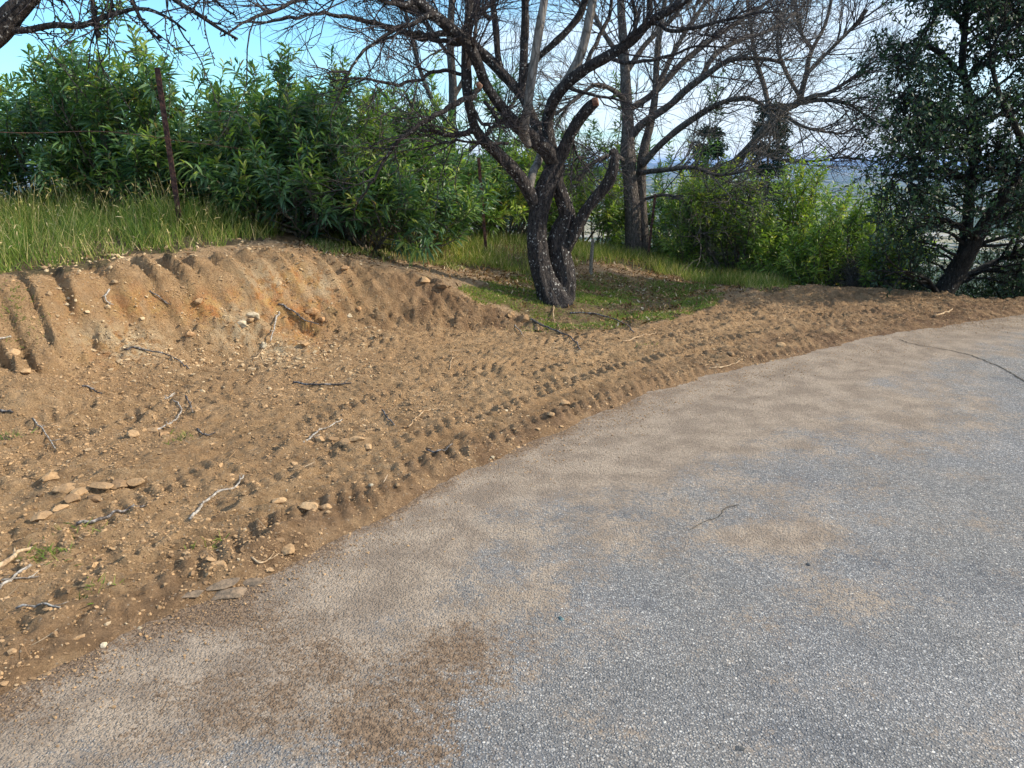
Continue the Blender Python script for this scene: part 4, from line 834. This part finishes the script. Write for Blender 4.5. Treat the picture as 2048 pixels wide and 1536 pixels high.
def leafy(mb, src, per, L0, L1, asp, spread=1.2, droop=.15):
    m = src.shape[1]; t = RNG.uniform(.2, 1, (len(src), per)) * (m - 1); i0 = np.minimum(t.astype(int), m - 2); k = np.arange(len(src))[:, None]; fr = (t - i0)[..., None]
    pos = (src[k, i0] * (1 - fr) + src[k, i0 + 1] * fr).reshape(-1, 3); tan = norm(src[k, i0 + 1] - src[k, i0]).reshape(-1, 3); n = len(pos)
    D = tan + RNG.standard_normal((n, 3)) * spread; Lh = RNG.uniform(L0, L1, n); leaves(mb, pos, D, Lh, Lh * asp, droop, (.3, 1, .75, .1), (0, .35, .75, 1), a=np.clip(np.repeat(RNG.random(len(src)), per) * .7 + RNG.random(n) * .3, 0, 1), nrm=norm(RNG.standard_normal((n, 3)) + [0, 0, .5]))
lf = MB(); leafy(lf, a2, 6, .03, .055, .46, .9); leafy(lf, a1, 4, .03, .05, .46); lf.build('foliage', M_oak, oak)
# understory below the oak and in the hollow
def bush(x, y, h, wd, label, mat, nt=40, leaf=(.03, .055), dens=5, name='shrub', twiggy=False, group=None):
    z = float(Hq(x, y)); root = empty(name, (x, y, z), label, 'shrub', group); b = np.array([x, y, z]); n = nt
    a = RNG.uniform(0, 6.28, n); el = RNG.uniform(.05, 1.45, n); rad = RNG.uniform(.6, 1.05, n)
    tip = np.stack([np.cos(a) * np.cos(el) * wd * rad, np.sin(a) * np.cos(el) * wd * rad, h * (.12 + .88 * np.sin(el)) * rad], -1); s_ = np.linspace(0, 1, 8)[None, :, None]
    mid = tip * .5 + [0, 0, .1 * h]; P = 2 * mid[:, None] * s_ * (1 - s_) + tip[:, None] * s_ ** 2 + RNG.normal(0, .02, (n, 8, 3)) * (s_ > 0) + b; R = np.linspace(.014, .005, 8)[None] * np.ones((n, 1))
    st = MB(); tubes(st, P, R, 5); a1, q1 = children(P, R, 8, .2, .6, .005, 6, 1, .1, .2, .3, 1, .5); a2, q2 = children(a1, q1, 4, .08, .3, .003, 4, 1, .1, .2, .2, 1, .6); tubes(st, a1, q1, 4); tubes(st, a2, q2, 3)
    st.build('stems', M_twig2 if twiggy else M_oakbark, root, True)
    if dens: lf = MB(); leafy(lf, a2, dens, leaf[0], leaf[1], .45); leafy(lf, a1, dens, leaf[0], leaf[1], .45); lf.build('foliage', mat, root)
for (u, v, d, wd, lab, mt, nt_, dn_, tw) in [
    (1790, 470, 11.0, .8, 'tangled dark bush between the oleanders and the oak trunk', M_oak, 34, 3, False), (1830, 520, 12.6, 1.3, 'dark bush low in the hollow left of the oak trunk', M_oak, 45, 4, False),
    (1990, 510, 13.0, 1.1, 'dark green bush right behind the oak trunk', M_oak, 45, 5, False), (2080, 470, 10.8, 1.1, 'dark bush at the right edge of the picture by the road', M_oak, 45, 5, False),
    (1745, 520, 10.6, .6, 'bare grey brushy bush under the rightmost oleander', M_oak, 30, 0, True), 
    (-60, 400, 12.6, 1.5, 'dark scrub behind the leftmost oleander stems', M_oak, 45, 4, False), (170, 385, 13.4, 1.5, 'dark scrub seen low behind the tall oleander left of the leaning post', M_oak, 45, 4, False), (410, 420, 13.0, 1.3, 'dark scrub behind the leaning post among oleander stems', M_oak, 40, 3, False), (640, 380, 13.6, 1.3, 'dark scrub down the slope behind the oleander at the bank end', M_oak, 40, 4, False), (850, 420, 14.6, 1.3, 'dark scrub behind the second fence post', M_oak, 45, 4, False), (1060, 410, 15.2, 1.4, 'dark scrub seen behind the almond trunk', M_oak, 50, 4, False),
    (1560, 480, 15.5, 1.8, 'dark rounded bush behind the yellow-green oleanders', M_oak, 60, 5, False), (1290, 420, 15.5, 1.6, 'dark bush behind the twin-stemmed leafless tree', M_oak, 50, 4, False)]:
    p_ = at(u, v, d); z = float(Hq(p_[0], d)); bush(p_[0], d, max(.5, p_[2] - z), wd, lab, mt, nt_, dens=dn_, twiggy=tw)
# conifers down the slope
def conifer(u, v, d, w_, lab):
    p_ = at(u, v, d); z = float(Hq(p_[0], d)); H_ = p_[2] - z; b = np.array([p_[0], d, z]); root = empty('conifer', b, lab, 'tree', 'conifers down the slope')
    mb = MB(); tube(mb, np.array([b, b + [0, 0, H_ * .5], b + [0, 0, H_]]), np.array([.28, .16, .02]), 8, .1, 3); mb.build('trunk', M_bark2, root, True); lf = MB(); st = MB()
    nn_ = 260; t = RNG.uniform(.0, 1, nn_) ** 1.2; t = np.round(t * 16) / 16 + RNG.normal(0, .008, nn_); zz = H_ * (1 - .86 * np.clip(t, 0, 1)); L_ = w_ * (.12 + 1.0 * np.clip(t, 0, 1) ** .8) * RNG.uniform(.75, 1.1, nn_); a = RNG.uniform(0, 6.28, nn_)
    s_ = np.linspace(0, 1, 7)[None]; P = np.stack([np.cos(a)[:, None] * L_[:, None] * s_, np.sin(a)[:, None] * L_[:, None] * s_, zz[:, None] - L_[:, None] * (.10 * s_ - .0) + L_[:, None] * .14 * s_ ** 3], -1) + b
    tubes(st, P, np.linspace(.03, .008, 7)[None] * np.ones((nn_, 1)), 3); st.build('twigs', M_bark2, root)
    a1, q1 = children(P, np.full((nn_, 7), .02), 12, .25, .6, .004, 4, .8, 0, .1, .15, 1, .6); m = a1.shape[1]; leafy(lf, a1, 9, .10, .2, .3, .8); lf.build('foliage', M_con, root)
conifer(1545, 218, 34, 1.9, 'dark layered conifer whose tip stands beside the leaning leafless tree'); conifer(1420, 262, 37, 1.8, 'layered conifer further left, half hidden by bare branches')

# ------------------------------------------------------------------ fence posts and wire
def tpost(top, bot, label, w_=.034, group='rusty steel fence posts'):
    ax = norm(top - bot); r = norm(np.cross(ax, [0, 1, 0]) * -1); r = norm(np.cross([0, 1, 0], ax)); f_ = np.cross(ax, r)
    def box(c0, c1, hw, hd):
        V_ = np.array([c + sx * r * hw + sy * f_ * hd for c in (c0, c1) for sx, sy in ((-1, -1), (1, -1), (1, 1), (-1, 1))]); return V_, [np.array([[0, 3, 2, 1], [4, 5, 6, 7], [0, 1, 5, 4], [1, 2, 6, 5], [2, 3, 7, 6], [3, 0, 4, 7]])]
    a0 = bot - ax * .3; mb = MB(); mb.add(*box(a0, top, w_ * .5, .003)); mb.add(*box(a0 + f_ * .019, top + f_ * .019 - ax * .004, .0035, .0155)); L_ = np.linalg.norm(top - bot)
    for s_ in np.arange(.08, L_ - .05, .055): c = bot + ax * s_ - f_ * .0075; mb.add(*box(c - ax * .008, c + ax * .008, .006, .0042))
    tag(mb.build('fence_post', M_rust, None, False, bot), label, 'fence post', group)
def base_at(u, d): p_ = at(u, 500, d); p_[2] = Hq(p_[0], d); return p_
b1_ = base_at(367, 7.6); tpost(at(314, 135, 7.45), b1_, 'tall rusty post leaning left, standing in the tall grass', .05)
b2_ = base_at(973, 10.5); tpost(at(957, 315, 10.5), b2_, 'rusty post left of the almond trunk in front of the hedge', .042)
b3_ = base_at(1296, 12.4); tpost(at(1311, 388, 12.4), b3_, 'thin rusty post just right of the tall leafless tree', .04)
b4_ = base_at(1476, 12.3); tpost(at(1478, 498, 12.3), b4_, 'short dark post half hidden in the rounded oleander', .04)
mb = MB(); c = base_at(1183, 10.2); tube(mb, np.array([c - [0, 0, .15], c + [0, 0, .17], at(1186, 478, 10.2)]), np.array([.027, .026, .024]), 6, .06, 4); tag(mb.build('wooden_stake', M_wood, None, False, c), 'short weathered wooden stake in the grass right of the almond trunk', 'stake')
def wire(pts, r, name, label, mat=M_rust):
    P = catmull(np.array(pts), 10); mb = MB(); tube(mb, P, np.full(len(P), r), 5, 0, 1)
    i = 3
    while i < len(P) - 1 and name == 'barbed_wire':
        for s_ in (1, -1): d = norm(RNG.standard_normal(3)); mb.add(*(lambda q: (np.array([q - d * .016, q + d * .016, q + [0, 0, .002]]), [np.array([[0, 1, 2]])]))(P[i]))
        i += 2
    tag(mb.build(name, mat, None, False, P[0]), label, 'wire')
wire([at(-260, 255, 7.2), at(-60, 262, 7.3), at(60, 266, 7.35), at(200, 263, 7.4), at(335, 277, 7.45)], .0032, 'barbed_wire', 'rusty wire running left from the tall leaning post')
wire([at(336, 279, 7.5), at(500, 300, 8.2), at(700, 330, 9.2), at(963, 380, 10.45)], .0022, 'barbed_wire', 'rusty wire between the tall leaning post and the post left of the trunk')

# ------------------------------------------------------------------ grass
def project_keep(x, y, z, poly, j=12):
    u, v = px(x, y, z); return inpoly(u + j * fbm(x * 6, y * 6, 501, 3), v + j * fbm(x * 6 + 9, y * 6, 503, 3), poly)
def blades(x, y, h, w_, name, mat=M_grass, lean=.35, cat=None, arnd=None, droop=.25):
    n = len(x); z = Hq(x, y) - .008; D = np.stack([RNG.normal(0, lean, n), RNG.normal(0, lean, n), np.ones(n)], -1); mb = MB()
    leaves(mb, np.stack([x, y, z], -1), D, h, w_, droop, (1, .85, .55, .05), (0, .4, .75, 1), nrm=norm(np.stack([RNG.normal(0, 1, n), RNG.normal(0, 1, n), RNG.normal(0, .2, n)], -1)), a=arnd); return mb
N = 90000; x = RNG.uniform(-9, -1.3, N); y = RNG.uniform(4.8, 10.5, N); z = Hq(x, y); k = project_keep(x, y, z, poly_tall) & (y > np.interp(x, TX, TY) + .03)
cl = ss(-.35, .35, fbm(x * 2.5, y * 2.5, 511, 3)); k &= RNG.random(N) < .25 + .75 * cl; x, y, cl = x[k], y[k], cl[k]; edge_d = np.clip((y - np.interp(x, TX, TY)) / .8, 0, 1)
h = (.07 + .31 * edge_d) * RNG.uniform(.55, 1.25, len(x)) * (.6 + .5 * cl); tagk = dict(kind='stuff')
mb = blades(x, y, h, RNG.uniform(.0035, .008, len(x)), 'g', arnd=np.clip(RNG.normal(.36, .24, len(x)) + .35 * (1 - cl) * RNG.random(len(x)), 0, 1)); tag(mb.build('tall_grass', M_grass), **tagk)
# seed heads among the tall grass
k = (RNG.random(len(x)) < .07) & (edge_d > .2); xs_, ys_, hs_ = x[k], y[k], h[k] * 1.25 + .05; n = len(xs_); mb = MB(); B0 = np.stack([xs_, ys_, Hq(xs_, ys_)], -1); D = norm(np.stack([RNG.normal(0, .2, n), RNG.normal(0, .2, n), np.ones(n)], -1)); leaves(mb, B0, D, hs_, np.full(n, .0022), .18, (1, 1, 1, .8), a=RNG.uniform(.75, 1, n))
tipp = B0 + D * (hs_ * .9)[:, None] - np.array([0, 0, 1.0]) * (hs_ * .15)[:, None]
leaves(mb, tipp, D + RNG.standard_normal((n, 3)) * .5 + [0, 0, -.3], RNG.uniform(.03, .07, n), np.full(n, .007), .5, (.3, 1, .8, .1), a=RNG.uniform(.9, 1, n)); tag(mb.build('seed_heads', M_grass), **tagk)
N = 120000; x = RNG.uniform(-3, 6, N); y = RNG.uniform(7.2, 13.6, N); z = Hq(x, y); k = project_keep(x, y, z, poly_strip); cl = ss(-.4, .3, fbm(x * 2.2, y * 2.2, 521, 3)); k &= RNG.random(N) < .2 + .8 * cl; x, y, cl = x[k], y[k], cl[k]
u, v = px(x, y, Hq(x, y)); hh_ = np.clip((575 - v) / 60, .15, 1) if True else 1; back = np.clip((y - 8.8) / 1.6, .2, 1)
mb = blades(x, y, (.05 + .17 * back) * RNG.uniform(.5, 1.3, len(x)), RNG.uniform(.004, .008, len(x)), 'g', arnd=np.clip(RNG.normal(.55, .25, len(x)), 0, 1)); tag(mb.build('hillside_grass', M_grass), **tagk)
N = 130000; x = RNG.uniform(-.9, 2.9, N); y = RNG.uniform(7.2, 10.4, N); z = Hq(x, y); k = project_keep(x, y, z, poly_lawn); cl = ss(-.25, .35, fbm(x * 2.4, y * 2.4, 531, 3)); k &= RNG.random(N) < .06 + .94 * cl; x, y = x[k], y[k]
mb = blades(x, y, RNG.uniform(.014, .06, len(x)), RNG.uniform(.004, .007, len(x)), 'g', lean=.8, arnd=np.clip(RNG.normal(.4, .22, len(x)), 0, .9)); tag(mb.build('lawn_grass', M_grass), **tagk)
# sparse sprigs on the dirt and at the bank
xs_ = []; 
for (u, v, n, s_) in [(20, 615, 160, .09), (60, 640, 60, .07), (20, 872, 60, .05), (365, 880, 60, .05), (85, 1110, 80, .06), (110, 1120, 60, .06), (200, 1180, 40, .05), (430, 1090, 30, .05), (160, 1060, 40, .06), (1290, 690, 30, .05), (1080, 655, 200, .12), (980, 590, 120, .12)]:
    p_ = on_ground(u, v); xs_.append(np.stack([RNG.normal(p_[0], s_, n), RNG.normal(p_[1], s_ * .8, n)], -1))
q = np.concatenate(xs_); mb = blades(q[:, 0], q[:, 1], RNG.uniform(.02, .07, len(q)), RNG.uniform(.003, .006, len(q)), 'g', lean=1.0, arnd=RNG.uniform(.1, .7, len(q))); tag(mb.build('grass_sprigs', M_grass), **tagk)
# dry leaves over the mound and the top of the bank
N = 42000; x = RNG.uniform(-4, 5, N); y = RNG.uniform(5.6, 12.5, N); z = Hq(x, y); k = project_keep(x, y, z, poly_mound + []) | ((x < .2) & (y < np.interp(x, TX, TY) + .45) & (y > np.interp(x, TX, TY) - .06) & (RNG.random(N) < .6)); dn_ = ss(-.3, .4, fbm(x * 1.7, y * 1.7, 541, 3)); k &= RNG.random(N) < .2 + .8 * dn_; x, y = x[k], y[k]; n = len(x)
mb = MB(); leaves(mb, np.stack([x, y, Hq(x, y) + .006], -1), np.stack([RNG.normal(0, 1, n), RNG.normal(0, 1, n), RNG.normal(.1, .3, n)], -1), RNG.uniform(.025, .06, n), RNG.uniform(.010, .022, n), -.25, a=np.clip(RNG.normal(.55, .28, n), 0, 1)); tag(mb.build('leaf_litter', M_litter), **tagk)
# straw, root hairs and leaf bits pressed into the dirt
N = 2600; x = RNG.uniform(-4.8, 6.2, N); y = RNG.uniform(1.8, 9.6, N); k = (y > np.interp(x, EX, EY) - .05) & (y < np.interp(x, TX, TY)); x, y = x[k], y[k]; n = len(x); z = Hq(x, y) + .008
mb = MB(); leaves(mb, np.stack([x, y, z], -1), np.stack([RNG.normal(0, 1, n), RNG.normal(0, 1, n), RNG.normal(.05, .15, n)], -1), RNG.uniform(.02, .11, n), RNG.uniform(.0015, .0035, n), -.1, (1, 1, 1, .5), a=RNG.uniform(.3, 1, n)); tag(mb.build('straw_bits', M_litter), **tagk)

# ------------------------------------------------------------------ sticks
def stick(pts, r, mat, label, group=None, side=3, name='stick', lift=.6):
    P0 = [on_ground(u, v) for u, v in pts]; P = catmull(np.array(P0), 7); L_ = np.linalg.norm(P[-1] - P[0]); g = np.maximum(Hq(P[:, 0], P[:, 1]), np.where(P[:, 1] < np.interp(P[:, 0], EX, EY), .004, -9))
    k = 7; gp = np.pad(g, (k, k), mode='edge'); gs_ = np.array([gp[i:i + 2 * k + 1].max() for i in range(len(g))]) * .45 + g * .55; P[:, 2] = gs_ + r * lift
    P[:, :2] += .10 * r / .006 * .05 * np.stack([fbm(np.arange(len(P)) * .5, np.zeros(len(P)) + L_ * 9 + q, 5, 2) for q in (1, 2)], -1)
    mb = MB(); tube(mb, P, np.linspace(r, r * .55, len(P)), 8, .12, int(pts[0][0]) % 50)
    for _ in range(side):
        i = random.randrange(2, len(P) - 2); d = norm(norm(P[i + 1] - P[i]) + np.array([random.gauss(0, .5), random.gauss(0, .5), .15])); l = random.uniform(.015, .06); Q = np.array([P[i], P[i] + d * l * .5, P[i] + d * l + [0, 0, .006]]); tube(mb, Q, np.array([r * .5, r * .4, r * .25]), 5, .1, 2)
    tag(mb.build(name, mat, None, True, P[0]), label, 'stick', group)
SG = 'sticks lying on the dirt'
for a_ in [([(380, 1045), (405, 1015), (435, 990), (470, 978), (488, 955)], .0075, M_stick, 'pale lichen-crusted stick, brightest on the trodden dirt in the foreground'),
 ([(155, 1050), (200, 1044), (240, 1028), (290, 1014)], .008, M_stickd, 'dark grey stick left of the pale lichen-crusted stick'),
 ([(65, 838), (90, 870), (112, 902)], .005, M_stick, 'thin straight tan stick pointing at a small hole, left foreground'),
 ([(305, 866), (340, 850), (362, 828), (358, 812), (346, 803)], .006, M_stick, 'hooked pale stick beside the round hollow in the dirt'),
 ([(372, 792), (378, 808), (387, 826)], .006, M_stickd, 'short dark stick just right of the hooked stick'),
 ([(607, 889), (640, 865), (686, 840)], .006, M_stick, 'straight grey stick above the flaky clods in the middle of the dirt'),
 ([(248, 703), (300, 711), (345, 720), (380, 748)], .008, M_stickd, 'long bent grey branch across the foot of the bank'),
 ([(558, 618), (590, 640), (640, 664)], .009, M_stickd, 'dark knobbly stick on the bank right of the white rocks'),
 ([(560, 632), (552, 660), (543, 695)], .009, M_stick, 'pale lichen-covered stick standing down the bank below the dark knobbly one'),
 ([(588, 768), (640, 771), (705, 769)], .008, M_stickd, 'dark stick lying level where the tracks begin'),
 ([(1108, 612), (1107, 640), (1123, 664)], .007, M_root, 'pale bare root standing on the grass edge below the almond tree'),
 ([(1062, 640), (1095, 660), (1140, 676), (1160, 702)], .010, M_stickd, 'dark branch sliding off the turf lip onto the dirt'),
 ([(1140, 628), (1195, 632), (1240, 648), (1268, 668)], .009, M_stickd, 'long dark branch lying in the short grass below the trunk'),
 ([(900, 742), (904, 722), (917, 712)], .005, M_root, 'small hooked pale root in the tracks left of centre'),
 ([(818, 858), (838, 836), (862, 821)], .005, M_root, 'thin wavy pale root on the dirt at the centre'),
 ([(34, 1221), (80, 1218), (122, 1217)], .005, M_stick, 'straight pale stick lying level in the lower left corner'),
 ([(0, 1184), (30, 1157), (62, 1130)], .006, M_stick, 'grey stick slanting up from the left edge'),
 ([(5, 1163), (40, 1160), (78, 1158)], .004, M_stick, 'thin twig crossing the grey stick at the left edge'),
 ([(-10, 1142), (25, 1128), (68, 1105)], .012, M_root, 'thick tan root half buried at the left edge'),
 ([(1245, 684), (1290, 672), (1312, 668)], .007, M_root, 'tan root lying on the dirt below the dark branch'),
 ([(1868, 634), (1888, 629), (1905, 621)], .012, M_root, 'pale broken stick at the far dirt edge by the oak trunk'),
 ([(219, 582), (212, 605), (222, 622)], .008, M_stick, 'short lichen-spotted stick high on the left part of the bank'),
 ([(0, 692), (24, 680)], .009, M_stick, 'pale stick end at the left edge beside the bank'),
 ([(0, 824), (28, 834)], .009, M_stickd, 'grey stick end at the left edge below the bank'),
 ([(853, 903), (880, 902), (905, 892)], .006, M_stickd, 'dark curved twig near the road edge at the centre'),
 ([(765, 825), (775, 838), (790, 852)], .006, M_stickd, 'dark twig in the middle of the crossing tracks'),
 ([(1030, 652), (1040, 664), (1048, 676)], .006, M_stick, 'thin grey twig at the right foot of the bank'),
 ([(508, 722), (530, 704), (548, 688)], .005, M_root, 'thin root sticking from the rubble at the bank foot'),
 ([(165, 775), (185, 785), (205, 790)], .007, M_stickd, 'dark twig in the loose soil at the left bank foot'),
 ([(330, 800), (350, 790)], .007, M_stick, 'short stub of stick above the hooked stick'),
 ([(300, 585), (318, 605), (345, 622)], .006, M_stickd, 'thin dark twig hanging in a bucket groove of the bank'),
 ([(395, 858), (412, 872), (432, 868)], .006, M_stickd, 'forked dark twig right of the round hollow'),
 ([(505, 1120), (520, 1130), (545, 1118)], .005, M_root, 'small reddish root at the road edge above the broken slabs'),
 ([(1420, 738), (1450, 734), (1480, 724)], .006, M_root, 'thin tan root at the road edge right of centre')]:
    stick(a_[0], a_[1], a_[2], a_[3], SG)

# ------------------------------------------------------------------ rocks, slabs and clods
for i, (u, v, s_, m_, nm, lab, cat, fl) in enumerate([
 (482, 648, .048, M_pale_rock, 'rock', 'whitish rock, lower one of the pale pair in the bank', 'rock', .7), (506, 634, .055, M_pale_rock, 'rock', 'whitish rock, upper one of the pale pair in the bank', 'rock', .7),
 (626, 634, .05, M_tan_rock, 'rock', 'smooth rounded tan rock stuck in the yellow part of the bank', 'rock', .95), (645, 640, .035, M_tan_rock, 'rock', 'small brown rock touching the rounded tan rock', 'rock', .8),
 (698, 632, .03, M_pale_rock, 'rock', 'small pale rock in the bank right of the rounded tan rock', 'rock', .7), (380, 672, .035, M_tan_rock, 'rock', 'tan rock at the bank foot below the orange soil', 'rock', .7), (528, 694, .028, M_pale_rock, 'rock', 'small pointed pale rock at the rubble foot', 'rock', 1.0),
 (330, 870, .028, M_tan_rock, 'rock', 'small tan stone at the tip of the hooked stick', 'rock', .7),
 (1123, 1241, .0125, M_blue_rock, 'pebble', 'blue-green pebble lying alone on the asphalt', 'pebble', .8), (1617, 1132, .011, M_dark_rock, 'pebble', 'dark grey pebble on the tan stained asphalt', 'pebble', .8), (208, 1292, .012, M_pale_rock, 'pebble', 'pale pebble at the road edge in the lower left', 'pebble', .8),
 (1478, 1500, .014, M_dark_rock, 'pebble', 'brown stone on the asphalt near the bottom edge', 'pebble', .5), (280, 1259, .008, M_pale_rock, 'pebble', 'tiny whitish pebble on the road right of the pale pebble', 'pebble', .8), (742, 972, .014, M_pale_rock, 'pebble', 'pale pebble on the dirt just above the road edge', 'pebble', .8),
 (718, 620, .03, M_tan_rock, 'rock', 'tan rock high in the crumbly right part of the bank', 'rock', .8), (690, 537, .04, M_tan_rock, 'rock', 'flat tan rock at the top rim of the bank', 'rock', .5), (1012, 822, .012, M_pale_rock, 'pebble', 'white pebble in the tracks at the centre', 'pebble', .8), (985, 915, .013, M_pale_rock, 'pebble', 'white chip at the road edge at the centre', 'pebble', .6)]):
    rock(u, v, s_, m_, nm, lab, cat, None, fl, i)
for i, (u, v, s_, lab) in enumerate([(448, 1170, .042, 'flat broken slab lying behind the front two at the road edge'), (462, 1188, .050, 'long flat broken slab at the very edge of the road'), (505, 1164, .036, 'flat broken slab right of the long one at the road edge'), (383, 1190, .03, 'small flat slab left of the long one at the road edge')]):
    rock(u, v, s_, M_chunk, 'slab', lab, 'slab', 'broken slabs at the road edge', .28, i, rz=.35, asp=1.5)
CL = 'loose clods of dug soil'
for i, (u, v, s_, fl, lab) in enumerate([
 (102, 958, .036, .9, 'upright tan clod at the upper left of the flaky clod patch'), (135, 980, .042, .5, 'flaky clod with a bright top in the left foreground patch, second from the left'), (165, 985, .046, .45, 'largest flat plate of soil in the left foreground clod patch'),
 (203, 974, .042, .45, 'flat soil plate overhanging a dark gap, middle of the clod patch'), (238, 972, .044, .45, 'pointed soil plate just right of the overhanging plate'), (274, 966, .04, .45, 'rightmost pointed plate of the left foreground clod patch'),
 (142, 1003, .034, .6, 'small angular clod in front of the largest flat plate'), (190, 1000, .03, .6, 'rounded clod lying under the overhanging soil plate'), (86, 1038, .034, .5, 'isolated flat clod left of the dark grey stick'), (120, 1020, .026, .6, 'small clod between the patch and the isolated flat clod'),
 (640, 882, .030, .6, 'leftmost pale-topped clod in the row by the straight grey stick'), (664, 880, .032, .55, 'second clod in the row right of the straight grey stick'), (690, 885, .034, .5, 'slanting plate clod in the middle of that row'), (715, 879, .034, .5, 'largest clod near the right end of the row by the grey stick'), (737, 893, .024, .6, 'last small clod at the right end of the row'),
 (302, 862, .045, .35, 'broad flat clod at the near rim of the round hollow'), (264, 868, .036, .5, 'clod at the near rim of the round hollow, left of the broad flat one'), (500, 642, .03, .8, 'brown clod between the white rocks and the orange soil'), (398, 608, .032, .8, 'clod stuck below the orange streak in the bank'),
 (850, 562, .05, .7, 'big lump hanging at the rim in the right half of the bank'), (884, 574, .042, .7, 'lump hanging at the rim just right of the big one'), (622, 1015, .036, .6, 'tan lump pressed up beside the road edge tracks'), (560, 1006, .028, .6, 'small lump left of the tan lump near the road edge'), (655, 1018, .026, .6, 'small lump right of the tan lump near the road edge'),
 (1562, 690, .036, .5, 'flat clod by the road edge below the far tracks'), (1462, 708, .034, .5, 'flat clod left of the far one along the road edge'), (1130, 806, .034, .5, 'clod squeezed out between lug prints right of centre'), (1100, 830, .026, .6, 'small clod below the squeezed-out clod right of centre'),
 (575, 1102, .028, .6, 'dome-shaped clod above the broken slabs'), (436, 1130, .026, .6, 'small clod left of the dome-shaped one'), (28, 708, .038, .7, 'crumbly lump at the left edge of the bank foot'), (52, 746, .03, .7, 'smaller crumbly lump below the other one at the left edge'), (1045, 640, .06, .8, 'large clod with torn roots at the right end of the cut bank'), (1022, 630, .046, .8, 'clod left of the large root-torn one'), (1076, 660, .04, .7, 'clod fallen in front of the root-torn end of the bank'),
 (612, 690, .034, .7, 'brown clod at the bank foot below the yellow soil'), (662, 692, .03, .7, 'brown clod at the bank foot right of the yellow soil')]):
    rock(u, v, s_, M_clod, 'soil_clod', lab, 'clod', CL, fl, i + 100)

# ------------------------------------------------------------------ haze over the valley
s = NT('haze'); s.t.nodes.clear(); o_ = s.n('ShaderNodeOutputMaterial'); vs = s.n('ShaderNodeVolumePrincipled'); vs.inputs['Color'].default_value = (.30, .52, 1.0, 1); vs.inputs['Density'].default_value = 8.0e-5; vs.inputs['Anisotropy'].default_value = .2; s.l(vs.outputs[0], o_.inputs['Volume'])
zb, zt = float(ZG.min()) - 1.0, max(12.0, float(ZG.max()) + 2.0)
V_ = np.array([(x_, y_, z_) for z_ in (zb, zt) for x_, y_ in ((-15200, -200), (15200, -200), (15200, 16200), (-15200, 16200))], float)
me = mesh_from('haze', V_, [np.array([[0, 3, 2, 1], [4, 5, 6, 7], [0, 1, 5, 4], [1, 2, 6, 5], [2, 3, 7, 6], [3, 0, 4, 7]])], s.m); ho = bpy.data.objects.new('haze', me); C.objects.link(ho); tag(ho, kind='stuff')
